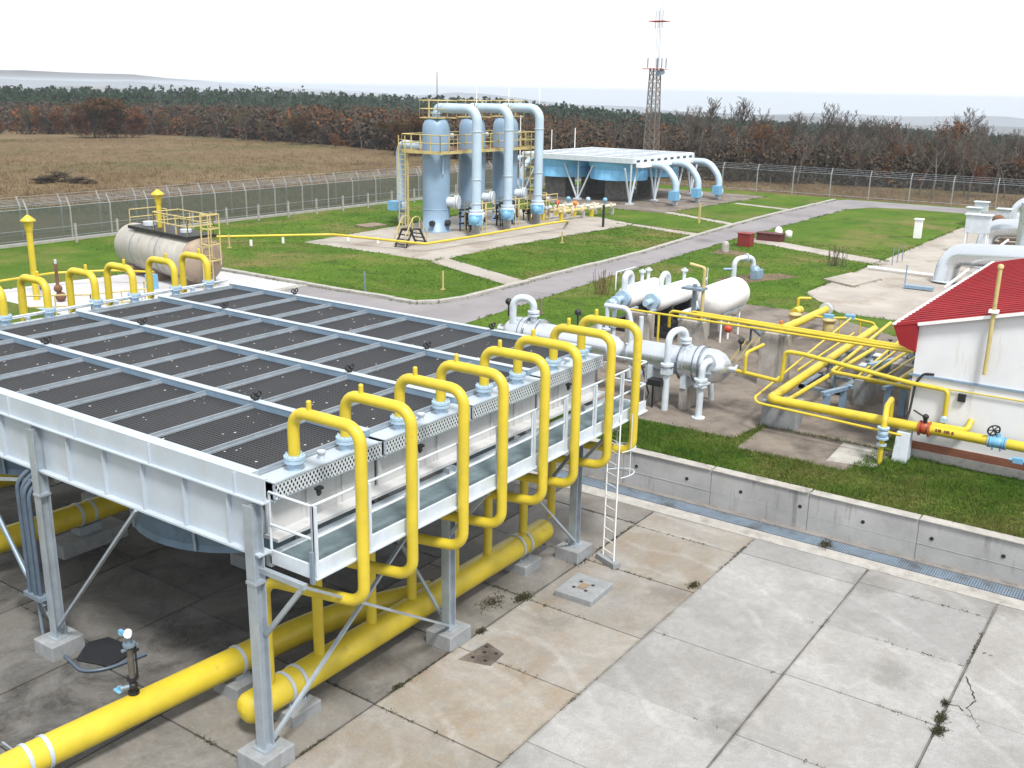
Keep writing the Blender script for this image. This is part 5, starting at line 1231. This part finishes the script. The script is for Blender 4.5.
for k, (u, v) in enumerate(((943, 283), (983, 252), (1014, 224))):
    q = at(u, v); t = thing('insulated_duct', q, DL[k], 'duct', 'big silver insulated ducts')
    ex = (-9, -1.2) if k < 2 else (-7, -1)
    M().tube([q, q + V((.3, -.2, 1.65)), q + V((-1.6, -5.0, 2.15)), q + V((-2.4, -11, 2.3))], .62, 20, bend=1.7, seg=9).build('duct', 'silver', t)
    M().lathe([(.64, 0), (.66, 0), (.66, .08), (.64, .08)], q + V((0, 0, .1)), n=20).build('band', 'white_grey', t)
q = at(960, 283); t = thing('insulated_duct', q, 'second silver duct lying behind the red roof edge beside the nearest bent one', 'duct'); M().tube([q + V((0, -1, .5)), q + V((-2, -3, 1.9)), q + V((-4, -10, 2.2))], .5, 16, bend=1.2).build('duct', 'silver', t)
t = thing('silver_stack', (55.6, -3.0, Z), 'pale silver column cut by the right edge above the red roof', 'column'); q = at(1021, 285); M().tube([q, q + V((0, 0, 4.6))], .62, 20).build('shell', 'silver', t)
t = thing('cable_tray', (62, -1, Z), 'tangle of brown and yellowish pipework between the silver ducts', 'pipes')
m = M(); a = at(965, 258, 2.0)
for k in range(6):
    p = at(962 + 4 * k, 262 - 5 * k, Z + .6); m.tube([p, p + V((-2.5, -6.5, .5))], .12 + .05 * (k % 2), 8)
    m.tube([p + V((-.6, -1.5, -.6)), p + V((-.6, -1.5, .3))], .08, 6)
m.build('pipe', 'wood_brown', t)
p0 = at(945, 287, Z + .7); p1 = at(1008, 240, Z + 1.7)
tag(M().tube([p0, p1], .07, 6).build('white_handrail', 'white'), 'thin straight white pipe running diagonally across the silver ducts', 'pipe')
for u, v, w, h, l in ((974, 254, 1.5, 2.6, 'pale blue cabinet raised on thin legs between the silver ducts'), (972, 225, 1.0, 1.4, 'left one of two small white cabinets on legs beyond the apron'), (979, 224, 1.0, 1.8, 'right one of two small white cabinets on legs beyond the apron'), (1002, 228, 1.0, 1.5, 'white frame cabinet on a dark base near the right edge beyond the apron')):
    q = at(u, v); t = thing('cabinet', q, l, 'cabinet', 'cabinets on legs beyond the apron')
    M().box(q.x - .35, q.y - w / 2, Z + h * .55, q.x + .35, q.y + w / 2, Z + h).box(q.x - .45, q.y - w / 2 - .1, Z + h, q.x + .45, q.y + w / 2 + .1, Z + h + .08).build('box', 'white_grey', t, bevel=.02)
    for a in (-1, 1):
        for b in (-1, 1): M().tube([(q.x + a * .3, q.y + b * (w / 2 - .1), Z), (q.x + a * .3, q.y + b * (w / 2 - .1), Z + h * .56)], .05, 6).build('leg', 'white', t)
q = at(997, 231); tag(M().box(q.x - .8, q.y - .9, Z, q.x + .8, q.y + .9, Z + .8).ball((q.x, q.y, Z + .8), .5, 6).build('pump_set', 'rust'), 'dark brown pump set under the white frame cabinet', 'pump')
q = at(912, 289); t = thing('blue_tray', q, 'short blue grey pipe rack lying on the apron', 'rack'); M().box(q.x - .2, q.y - 1.1, Z + .05, q.x + .2, q.y + .4, Z + .22).tube([(q.x, q.y + .4, Z), (q.x, q.y + .4, Z + 1.3)], .04, 6).build('tray', 'bluegrey', t)
tag(M().tube([at(868, 267, Z + .15), at(945, 277, Z + .15)], .09, 8).build('ground_pipe', 'white'), 'thin white pipe lying across the apron to the nearest silver duct', 'pipe')
for k in range(3):
    q = at(892 + 5 * k, 265 - 2 * k); M2 = M().tube([q, q + V((0, 0, 1.1))], .03, 6); tag(M2.build('thin_stake', 'galv_dark'), ['left', 'middle', 'right'][k] + ' one of three thin grey stakes on the apron left of the nearest silver duct', 'stake', 'thin stakes on the apron')

# ================================================================== FENCES AND TOWER
def fence(name, pts, h, label, mesh, step, lean, group=None, arm=.55):
    t = thing(name, (pts[0][0], pts[0][1], Z), label, 'fence')
    pm = M(); wm_ = M(); n_ = 0
    for a, b in zip(pts, pts[1:]):
        a, b = V((*a, Z)), V((*b, Z)); L = (b - a).length; n = round(L / step); d = (b - a).normalized(); nx = V((-d.y, d.x, 0)) * lean
        pm.add([a + V((0, 0, .1)), b + V((0, 0, .1)), b + V((0, 0, h)), a + V((0, 0, h))], [(0, 1, 2, 3)])
        for z in (.15, h): wm_.tube([a + V((0, 0, z)), b + V((0, 0, z))], .02, 5)
        for k in range(3): wm_.tube([a + V((0, 0, h + arm * (k + 1) / 3.2)) + nx * (arm * .6 * (k + 1) / 3), b + V((0, 0, h + arm * (k + 1) / 3.2)) + nx * (arm * .6 * (k + 1) / 3)], .012, 4)
        for k in range(n + 1):
            p = a.lerp(b, k / n)
            M().beam(p - V((0, 0, .2)), p + V((0, 0, h)), .10).beam(p + V((0, 0, h - .05)), p + V((0, 0, h + arm)) + nx * arm * .6, .08).build('post', 'fencepost', t)
    pm.build('wire_mesh', mesh, t); wm_.build('tension_wire', 'galv', t)
    return t
fence('wire_fence', [(97.3, 50.6), (14, 50.6)], 2.25, 'long grey green wire mesh fence with pale posts along the dry field on the left', 'chainlink_left', 3.0, -1)
fence('wire_fence', [(97.4, -34), (97.4, 50.4)], 2.3, 'wire mesh fence with angled pale posts in front of the bare trees at the back', 'chainlink_far', 4.0, -1)
fence('wire_fence', [(96, 54.2), (12.6, 54.2)], 2.1, 'second wire mesh fence running close behind the left fence on the field side', 'chainlink_far', 3.0, -1)
t = thing('inner_fence', (14, 49, Z), 'row of short pale posts standing inside the left fence', 'fence')
for k in range(24): M().box(15.9 + 3.1 * k, 49.3, Z - .1, 16.02 + 3.1 * k, 49.42, Z + 1.25).build('post', 'kerb', t)
m = M()
for z in (.5, 1.1): m.tube([(14, 49.36, Z + z), (92, 49.36, Z + z)], .012, 4)
m.build('wire', 'galv', t)
mw = thing('radio_tower', (101.5, 44.9, .9), 'tall thin lattice radio mast with two red galleries in front of the wood', 'tower')
MT['mast'] = mat('weathered_mast', (.17, .145, .13), .7, .3, .25, .4)
cx, cy = 101.2, 45.3; m = M()
for s0, s1 in ((-1, -1), (1, -1), (1, 1), (-1, 1)):
    m.tube([(cx + s0 * .74, cy + s1 * .74, .8), (cx + s0 * .46, cy + s1 * .46, 13.9)], .07, 6)
for k in range(14):
    z = .9 + k * .92; w = .74 - .28 * (z - .9) / 13; w2 = w - .0198
    c = [(cx + a * w, cy + b * w, z) for a, b in ((-1, -1), (1, -1), (1, 1), (-1, 1))]; c2 = [(cx + a * w2, cy + b * w2, z + .92) for a, b in ((-1, -1), (1, -1), (1, 1), (-1, 1))]
    for i in range(4): m.beam(c[i], c2[(i + 1) % 4], .05).beam(c[i], c[(i + 1) % 4], .05).beam(c[(i + 1) % 4], c2[i], .05)
m.build('lattice', 'mast', mw)
m = M()
for s0, s1 in ((-1, -1), (1, -1), (0, 1)): m.tube([(cx + s0 * .2 + .3, cy + s1 * .2, 13.9), (cx + s0 * .17 + .3, cy + s1 * .17, 21.2)], .022, 5)
for k in range(20): m.beam((cx + .1, cy - .2, 14 + k * .35), (cx + .5, cy - .2, 14.3 + k * .35), .02)
m.build('top_mast', 'galv', mw)
M().box(cx - 1.05, cy - 1.05, 13.75, cx + 1.25, cy + 1.25, 13.82).box(cx - .5, cy - 1.0, 19.0, cx + 1.1, cy + 1.0, 19.08).build('gallery', 'redpaint', mw)
m = M()
for a, b in ((-1, -.8), (-.45, .8), (.27, -.65), (1.05, .4), (.65, -1.0)): m.box(cx + a - .05, cy + b - .05, 13.9, cx + a + .05, cy + b + .05, 15.0)
for a, b in ((-.4, -.8), (1, .8), (.27, 0)): m.tube([(cx + a, cy + b, 18.3), (cx + a, cy + b, 20.2)], .035, 6)
m.disc((cx - .35, cy - .6, 13.3), (-.8, -.5, 0), .35, .2).disc((cx + .2, cy - .75, 13.45), (-.6, -.8, 0), .3, .2)
m.build('antenna', 'galv_dark', mw)

# ================================================================== VEGETATION
def np_obj(name, verts, faces, m, parent=None, rndv=None):
    me = bpy.data.meshes.new(name); verts = np.asarray(verts, 'f'); faces = np.asarray(faces, 'i')
    nf, k = faces.shape
    me.vertices.add(len(verts)); me.vertices.foreach_set('co', verts.ravel())
    me.loops.add(nf * k); me.loops.foreach_set('vertex_index', faces.ravel())
    me.polygons.add(nf); me.polygons.foreach_set('loop_start', np.arange(0, nf * k, k)); me.polygons.foreach_set('loop_total', np.full(nf, k))
    me.update(calc_edges=True)
    if rndv is not None:
        a = me.attributes.new('rnd', 'FLOAT', 'POINT'); a.data.foreach_set('value', np.asarray(rndv, 'f'))
    me.materials.append(MT[m] if isinstance(m, str) else m)
    o = bpy.data.objects.new(name, me); col.objects.link(o)
    if parent: o.parent = parent
    return o


def leaves(rs, centres, radii, per, size):
    """leaf cards scattered in clumps round centres -> verts (n*4,3), rnd (n*4)"""
    c = np.repeat(np.asarray(centres, 'f'), per, 0); r = np.repeat(np.asarray(radii, 'f'), per)[:, None]
    n = len(c); p = c + rs.normal(0, .5, (n, 3)) * r
    s = size * rs.uniform(.5, 1.3, (n, 1))
    a = rs.normal(0, 1, (n, 3)); a /= np.linalg.norm(a, axis=1, keepdims=True)
    b = np.cross(a, rs.normal(0, 1, (n, 3))); b /= np.linalg.norm(b, axis=1, keepdims=True)
    v = np.stack([p - a * s - b * s * .5, p + a * s - b * s * .6, p + a * s * .8 + b * s * .6, p - a * s * .9 + b * s * .5], 1).reshape(-1, 3)
    cl = np.repeat(rs.uniform(0, 1, len(centres)), per); f = np.clip(.65 * cl + .35 * rs.uniform(0, 1, n), 0, 1)
    return v, np.repeat(f, 4)


def skeleton(rng, h, spread=.42, levels=4, lean=0.0, upright=.6, first=.35):
    """list of (p, q, r0, r1, level) and twig end points"""
    segs = []; tips = []
    def grow(p, d, L, r, lev):
        n = 4 if lev == 0 else 3
        for k in range(n):
            d = (d + V((rng.gauss(0, .09), rng.gauss(0, .09), rng.gauss(0, .05) + .03 * upright))).normalized()
            q = p + d * (L / n); r2 = r * (.86 if lev == 0 else .78)
            segs.append((p, q, r, r2, lev))
            if lev < levels and (lev > 0 or k >= n * first):
                for _ in range(2 if lev < 2 else rng.choice((1, 2))):
                    a = rng.uniform(0, 6.283); u = V((math.cos(a), math.sin(a), 0)); nd = (d * rng.uniform(.5, 1.0) + u * rng.uniform(.45, .95) * (spread / .42) + V((0, 0, .3 * upright))).normalized()
                    grow(q, nd, L * rng.uniform(.38, .62), r2 * rng.uniform(.42, .62), lev + 1)
            p, r = q, r2
        tips.append(p)
    grow(V((0, 0, -.3)), V((lean, 0, 1)).normalized(), h * .72, h * .017 + .03, 0)
    return segs, tips


def trunk_mesh(segs, minr, lo, hi):
    vs = []; fs = []
    for p, q, r0, r1, lev in segs:
        if not lo <= lev <= hi: continue
        d = (q - p).normalized(); u = V((0, 0, 1)) if abs(d.z) < .9 else V((1, 0, 0)); a = d.cross(u).normalized(); b = a.cross(d); n = 6 if lev == 0 else (4 if lev < 2 else 3)
        i0 = len(vs)
        for e, r in ((p, max(r0, minr)), (q, max(r1, minr))):
            for k in range(n): vs.append(e + (a * math.cos(6.2832 * k / n) + b * math.sin(6.2832 * k / n)) * r)
        for k in range(n): fs.append((i0 + k, i0 + (k + 1) % n, i0 + n + (k + 1) % n, i0 + n + k))
    return [tuple(v) for v in vs], fs


def edge(az):
    """distance at which the wood begins, by bearing left of the view axis"""
    u = 512 - math.tan(R(az)) * FPX
    return 232 if u < 150 else (232 - (u - 150) * .25 if u < 420 else max(126, 164 - (u - 420) * .3))
TREES = []
rs = np.random.RandomState(5)
for k in range(11):
    rng = random.Random(40 + k)
    kind = ('bare', 'bare', 'bare', 'oak', 'oak', 'bare', 'oak', 'bush', 'bush', 'oak', 'oak')[k]
    h = 9.0
    if kind == 'bare': segs, tips = skeleton(rng, h, .34 + .04 * (k % 3), 4, rng.uniform(-.06, .06), .8, .45)
    elif kind == 'oak': segs, tips = skeleton(rng, h, .40, 4, rng.uniform(-.05, .05), .5, .2)
    else: segs, tips = skeleton(rng, 4.5, .6, 3, 0, .5, .0)
    root = bpy.data.objects.new('tree', None); col.objects.link(root)
    v, f = trunk_mesh(segs, .045, 0, 1)
    np_obj('trunk', v, f, 'bark' if k % 2 else 'bark_pale', root)
    v, f = trunk_mesh(segs, .024, 2, 9)
    nb = np_obj('twigs', v, f, 'bark_pale' if kind == 'bare' else 'bark', root)
    if kind != 'bare':
        tp = [t for t in tips if t.z > (1.0 if kind == 'oak' and k < 9 else .3)] + ([V((rng.gauss(0, 1.6), rng.gauss(0, 1.6), rng.uniform(.5, 4))) for _ in range(90)] if k > 8 else []); rng.shuffle(tp)
        keep = tp[:int(len(tp) * (.75 if kind == 'oak' and k < 9 else .95))][:230 if k < 9 else 420]
        lv, lf = leaves(rs, [tuple(t) for t in keep], [.75 if kind == 'oak' else .6] * len(keep), 9 if k < 9 else 11, .13 if k < 9 else .19)
        np_obj('leaves', lv, np.arange(len(lv)).reshape(-1, 4), {3: 'leaf_rust', 4: 'leaf_olive', 6: 'leaf_rust', 7: 'leaf_rust', 8: 'leaf_grey', 9: 'leaf_dark', 10: 'leaf_rust'}[k], root, lf)
    hm = max([t.z for t in tips] + [q_.z for _, q_, *_r in segs]); TREES.append((kind, root, hm))
used = set()
def plant(k, x, y, h, label, group, name=None):
    kind, root, hm = TREES[k]
    o = root if k not in used else copy_tree(root)
    used.add(k)
    o.name = {'bare': 'bare_tree', 'oak': 'oak_tree', 'bush': 'bush'}[kind]
    s = h / hm; q = random.Random(int(x * 31 + y * 17))
    o.location = (x, y, zter(x, y)); o.scale = (s * q.uniform(.85, 1.15), s * q.uniform(.85, 1.15), s); o.rotation_euler = (0, 0, q.uniform(0, 6.28))
    return tag(o, label, {'bare': 'tree', 'oak': 'tree', 'bush': 'bush'}[kind], group)
# the row that stands out against the sky (photo column, photo row of the top, kind, distance factor)
row = [(700, 98, 0, 'tall bare tree right of the radio mast, with a round twiggy top'), (741, 98, 1, 'tall bare tree with a wide twiggy crown above the right end of the elevated cooler'), (770, 122, 3, 'low rust brown oak right of the wide bare tree'),
       (809, 103, 2, 'tall bare forked tree near the middle of the back fence'), (831, 110, 5, 'slim bare tree just right of the tall forked one'), (848, 120, 0, 'thin bare tree between the slim one and the rust oak'), (862, 117, 1, 'pale bare tree left of the big rust brown oak'),
       (885, 116, 5, 'bare branching tree directly left of the big rust brown oak'), (905, 122, 6, 'big rust brown oak standing out among the bare trees at the right'), (938, 120, 4, 'olive brown leafy oak right of the big rust oak'), (952, 120, 3, 'rust brown oak beside the olive leafy one'),
       (964, 108, 2, 'narrow very tall bare tree near the right'), (990, 120, 1, 'wide bare tree with pale spreading limbs near the right edge'), (1015, 133, 0, 'leaning bare tree at the right edge'), (1030, 138, 6, 'rust oak cut by the right edge')]
for u, v, k, l in ((690, 106, 2, 'bare tree just left of the round topped one by the radio mast'), (720, 111, 5, 'slender bare tree between the round topped one and the wide crowned one'), (757, 108, 0, 'slender bare tree right of the wide crowned one'), (790, 114, 1, 'bare tree midway between the low rust oak and the tall forked tree'),
                   (820, 117, 5, 'short bare tree touching the right side of the tall forked one'), (873, 111, 2, 'bare upright tree between the pale one and the branching one'), (895, 117, 0, 'bare tree touching the left side of the big rust oak'), (920, 127, 1, 'low bare tree between the big rust oak and the olive oak'), (976, 117, 5, 'bare tree right of the narrow very tall one'), (1004, 126, 2, 'bare tree left of the leaning one at the right edge')):
    row.append((u, v, k, l))
for u, v, k, l in row:
    D = 128 + (u * 7 % 17); d = FW + RT * ((u - 512) / FPX) - UP * ((v - 384) / FPX); t_ = D / math.hypot(d.x, d.y); p = CAM + d * t_
    h = p.z - zter(p.x, p.y); plant(k, p.x, p.y, max(6, h) * (1.0 if TREES[k][0] != 'bare' else 1.02), l, 'trees behind the back fence')
# understorey and second row: bushes and small trees in front of the forest
q = random.Random(21)
n_ = 0
for i in range(46):
    u = 575 + i * 10 + q.uniform(-4, 4); D = q.uniform(116, 150); d = FW + RT * ((u - 512) / FPX); s_ = D / math.hypot(d.x, d.y); p = CAM + d * s_
    if math.hypot(p.x - 160, p.y - 75) < 4 or p.x < 101: p.x = max(p.x, 102 + q.uniform(0, 8))
    k = q.choice((7, 8, 0, 8, 3, 0, 2, 5, 1, 2)); kd = TREES[k][0]
    plant(k, p.x, p.y, q.uniform(2, 3.4) if kd == 'bush' else (q.uniform(3.4, 5.2) if kd == 'oak' else q.uniform(5, 7.5)), {'bush': 'low twiggy brown bush in the thicket behind the back fence', 'oak': 'small rust brown oak in the thicket behind the back fence', 'bare': 'small bare tree in the thicket behind the back fence'}[kd], 'thicket behind the back fence, ' + kd)
# single trees and bushes along the far edge of the dry field
big = [(95, 98, 9, 'big olive brown oak left of centre in the dark clump across the field'), (118, 104, 10, 'big rust brown oak right of centre in the dark clump across the field'), (82, 110, 10, 'rust oak at the left end of the dark clump across the field'), (106, 99, 9, 'tall olive oak in the middle of the dark clump across the field'), (133, 108, 10, 'rust oak at the right end of the dark clump across the field')]
for u, v, k, l in big:
    p = at(u, 137, 1.0); D = math.hypot(p.x - CAM.x, p.y - CAM.y); d = FW + RT * ((u - 512) / FPX) - UP * ((v - 384) / FPX); z = CAM.z + d.z * D / math.hypot(d.x, d.y)
    o = plant(k, p.x, p.y, z - zter(p.x, p.y), l, 'dark clump of oaks'); o.scale.x *= 1.5; o.scale.y *= 1.5
for i in range(44):
    u = -10 + i * 13 + q.uniform(-5, 5); D = edge(math.degrees(math.atan((512 - u) / FPX))) + q.uniform(-6, 3); d = FW + RT * ((u - 512) / FPX); s_ = D / math.hypot(d.x, d.y); p = CAM + d * s_
    if p.y < 60: continue
    k = q.choice((3, 4, 8, 7, 4, 5, 9, 10, 8, 0, 2)); kd = TREES[k][0]
    plant(k, p.x, p.y, q.uniform(2.2, 4) if kd == 'bush' else q.uniform(4, 6.5), {'bush': 'low brown bush at the edge of the wood beyond the dry field', 'oak': 'brown oak at the edge of the wood beyond the dry field', 'bare': 'bare tree at the edge of the wood beyond the dry field'}[kd], 'edge of the wood beyond the dry field, ' + kd)
for u, v, w in ((40, 183, .8), (58, 182, 1.1), (75, 183, .7), (90, 184, .5)):
    p = at(u, v, 1.0); o = plant(8, p.x, p.y, 1.3 * w, 'low dark scrub patch in the dry field on the left', 'dark scrub in the dry field'); o.scale.x *= 3; o.scale.y *= 3; o.scale.z *= .7
# far woods, one mass per kind of wood
def wood(name, n, m, label, region, hr, per, size, seed, seed_keep=None):
    g = np.random.RandomState(seed); cs = []; rr = []
    q = random.Random(seed); k = 0
    while k < n:
        az, D = region(q); a = R(34.56 + az); x, y = CAM.x + D * math.cos(a), CAM.y + D * math.sin(a)
        cl = math.sin(x * .021 + seed) + math.sin(y * .027 + 2 * seed) + q.uniform(-.4, 2.2)
        if cl < -.4: continue
        h = q.uniform(*hr) * (1 + .12 * math.sin(x * .05)) * (1 - .52 * max(0, min(1, (2 - az) / 24))); z0 = zter(x, y); k += 1; w = h * .26
        for f in (.06, .2, .36, .52, .68, .84):
            if 'pine' in name: ww = w * .9 * (1.06 - f)
            else: ww = w * (1 - (f - .45) ** 2 * 2.2)
            for _ in range(2): cs.append((x + q.gauss(0, ww * .5), y + q.gauss(0, ww * .5), z0 + h * f + q.gauss(0, h * .03))); rr.append(ww * .95)
    v, f = leaves(g, cs, rr, per, size)
    return tag(np_obj(name, v, np.arange(len(v)).reshape(-1, 4), m, None, f), label, 'wood', kind='stuff')
def reg(a, b, deep, bias=1.6):
    def f(q):
        az = q.uniform(a, b); return az, edge(az) + 2 + deep * q.random() ** bias
    return f
wood('near_wood', 1300, 'leaf_grey', 'grey brown leafless wood behind the back fence and the elevated cooler', reg(-31, 4, 150), (4.6, 7), 9, .2, 1)
wood('rust_wood', 330, 'leaf_rust', 'rust brown oak wood behind the back fence and the vessels', reg(-31, 12, 110), (3.6, 6.6), 9, .2, 2)
wood('left_wood', 1300, 'leaf_grey', 'grey brown leafless wood along the far edge of the dry field', reg(3, 32, 90), (3.4, 6), 9, .27, 3)
wood('left_rust_wood', 240, 'leaf_rust', 'rust brown trees scattered along the wood beyond the dry field', reg(2, 32, 80), (3.4, 5.8), 9, .26, 4)
wood('pine_wood', 3600, 'leaf_green', 'dark green pine wood on the skyline at the left', lambda q: (q.uniform(-30, 33), 360 + 520 * q.random() ** 1.3), (9, 11.6), 6, .5, 5)
wood('distant_wood', 1500, 'leaf_grey', 'distant grey wood in front of the hazy hills', lambda q: (q.uniform(-32, 32), 600 + 900 * q.random()), (8, 12), 5, .9, 6)

# ---- grass: blades in the strip by the wall, lower tufts over the lawns
def inside(poly, x, y):
    c = False; n = len(poly)
    for i in range(n):
        (x0, y0), (x1, y1) = poly[i], poly[i - 1]
        if (y0 > y) != (y1 > y) and x < (x1 - x0) * (y - y0) / (y1 - y0) + x0: c = not c
    return c
g = np.random.RandomState(9); pts = []; hs = []
def scatter(n, xr, yr, h):
    for _ in range(n):
        x, y = g.uniform(*xr), g.uniform(*yr)
        if any(inside(p, x, y) for p in PADS) or (x > bx0 - .1 and y < by0 + .1 and y > by1): continue
        k = .5 + .5 * math.sin(x * 1.9 + 1.3 * math.sin(y * 1.1)) * math.sin(y * 1.4 + x * .3)
        pts.append((x, y)); hs.append(h * (.5 + .9 * k) * g.uniform(.6, 1.3))
scatter(34000, (15.5, 20), (-13, 5.5), .10)
scatter(5000, (15.5, 20), (5, 15), .07)
scatter(26000, (20, 62), (2.5, 27), .045)
scatter(14000, (27, 60), (18, 49), .05)
for poly in PADS:
    for (xa, ya), (xb, yb) in zip(poly, poly[1:] + poly[:1]):
        L = math.hypot(xb - xa, yb - ya)
        if min(xa, xb) > 75 or max(xa, xb) < 16: continue
        for _ in range(int(min(L, 60) * 16)):
            t = g.rand(); x, y = xa + (xb - xa) * t + g.normal(0, .09), ya + (yb - ya) * t + g.normal(0, .09)
            if x < 15.5 or y < -13 or math.sin(x * 2.1 + y * 1.3) + math.sin(x * .7 - y * .9) < -.5: continue
            pts.append((x, y)); hs.append(g.uniform(.03, .11))
pts = np.array(pts); hs = np.array(hs); B = 4
P = np.repeat(pts, B, 0) + g.normal(0, .035, (len(pts) * B, 2)); H = np.repeat(hs, B) * g.uniform(.6, 1.2, len(pts) * B)
far = np.hypot(P[:, 0] - CAM.x, P[:, 1] - CAM.y); an = g.uniform(0, 6.283, len(P)); w = .0055 * far / 30 + .004
dx = np.stack([np.cos(an) * w, np.sin(an) * w, np.zeros(len(P))], 1); base = np.stack([P[:, 0], P[:, 1], np.full(len(P), Z - .01)], 1)
tipv = base + np.stack([g.normal(0, .5, len(P)) * H, g.normal(0, .5, len(P)) * H, H + .01], 1)
vv = np.stack([base - dx, base + dx, tipv], 1).reshape(-1, 3)
tag(np_obj('grass', vv, np.arange(len(vv)).reshape(-1, 3), 'blade'), 'short green grass blades on the lawn strip and lawns', 'grass', kind='stuff')
# dry tufts in the field and along the fence
pts = []
for _ in range(9000):
    u, v = g.uniform(-30, 430), 140 + 75 * g.rand() ** 1.5; p = at(u, v, 1.0)
    if p.y > 52: pts.append((p.x, p.y))
for _ in range(1800): pts.append((g.uniform(98, 112), g.uniform(-20, 45)))
pts = np.array(pts); B = 5; P = np.repeat(pts, B, 0) + g.normal(0, .25, (len(pts) * B, 2)); H = g.uniform(.10, .40, len(P)); an = g.uniform(0, 6.283, len(P)); w = .035
dx = np.stack([np.cos(an) * w, np.sin(an) * w, np.zeros(len(P))], 1); base = np.stack([P[:, 0], P[:, 1], np.full(len(P), .9)], 1)
tipv = base + np.stack([g.normal(0, .4, len(P)) * H, g.normal(0, .4, len(P)) * H, H + .1], 1)
vv = np.stack([base - dx, base + dx, tipv], 1).reshape(-1, 3)
tag(np_obj('dry_grass', vv, np.arange(len(vv)).reshape(-1, 3), 'dryblade'), 'dry yellow grass tufts in the field beyond the fences', 'grass', kind='stuff')
# dry stalk clumps by the road
for u, v, l in ((604, 294, 'clump of dry pale stalks at the right edge of the road behind the white separators'), (836, 266, 'bare twiggy shrub at the corner of the apron')):
    c = at(u, v); m = M(); q = random.Random(u)
    for _ in range(34):
        p = c + V((q.gauss(0, .35), q.gauss(0, .35), 0)); m.tube([p, p + V((q.gauss(0, .18), q.gauss(0, .18), q.uniform(.5, 1.3)))], .014, 4)
    tag(m.build('dry_shrub', 'dryblade' if u == 604 else 'bark'), l, 'shrub')

# ================================================================== AIR AND LIGHT
hzm = bpy.data.materials.new('haze'); hzm.use_nodes = True; nt = hzm.node_tree; nt.nodes.clear()
out = nt.nodes.new('ShaderNodeOutputMaterial'); pv = nt.nodes.new('ShaderNodeVolumePrincipled'); nt.links.new(pv.outputs[0], out.inputs['Volume'])
pv.inputs['Color'].default_value = (.80, .89, 1, 1); pv.inputs['Density'].default_value = HAZE; pv.inputs['Anisotropy'].default_value = 0
MT['haze'] = hzm
if HAZE > 0:
    hb = M().box(-6200, -6200, -420, 9300, 9300, 21.2).build('haze', 'haze'); hb['kind'] = 'stuff'

w = bpy.data.worlds.new('World'); sc.world = w; w.use_nodes = True; nt = w.node_tree; bg = nt.nodes['Background']
tc = nt.nodes.new('ShaderNodeTexCoord'); sp = nt.nodes.new('ShaderNodeSeparateXYZ'); nt.links.new(tc.outputs['Generated'], sp.inputs[0])
zc = math_(nt, 'MAXIMUM', sp.outputs['Z'], .015); cb = nt.nodes.new('ShaderNodeCombineXYZ')
nt.links.new(sp.outputs['X'], cb.inputs[0]); nt.links.new(sp.outputs['Y'], cb.inputs[1]); nt.links.new(zc, cb.inputs[2])
sky = nt.nodes.new('ShaderNodeTexSky'); sky.sky_type = 'NISHITA'; sky.sun_disc = False
SE, SA = R(SUN_EL), R(SUN_AZ)            # azimuth: direction towards the sun, from +X towards +Y
sky.sun_elevation = SE; sky.sun_rotation = math.pi / 2 - SA; sky.dust_density = 3; sky.air_density = 1
nt.links.new(cb.outputs[0], sky.inputs['Vector'])
hs_ = nt.nodes.new('ShaderNodeHueSaturation'); hs_.inputs['Saturation'].default_value = .35; nt.links.new(sky.outputs[0], hs_.inputs['Color'])
cl = mix(nt, .75, hs_.outputs[0], (11.6, 11.8, 12.0))
nt.links.new(cl, bg.inputs['Color']); bg.inputs['Strength'].default_value = SKY
sd = bpy.data.lights.new('sun', 'SUN'); so = bpy.data.objects.new('sun', sd); col.objects.link(so)
sd.energy = SUN; sd.angle = R(11); sd.color = (1, .96, .9)
to_sun = V((math.cos(SE) * math.cos(SA), math.cos(SE) * math.sin(SA), math.sin(SE)))
so.rotation_euler = (-to_sun).to_track_quat('-Z', 'Y').to_euler()
sc.view_settings.view_transform = 'Standard'; sc.view_settings.look = 'None'; sc.view_settings.gamma = 1; sc.view_settings.exposure = EXPO
sc.cycles.max_bounces = 5; sc.cycles.transparent_max_bounces = 16; sc.cycles.volume_bounces = 0
sc.render.resolution_x = 1024; sc.render.resolution_y = 768
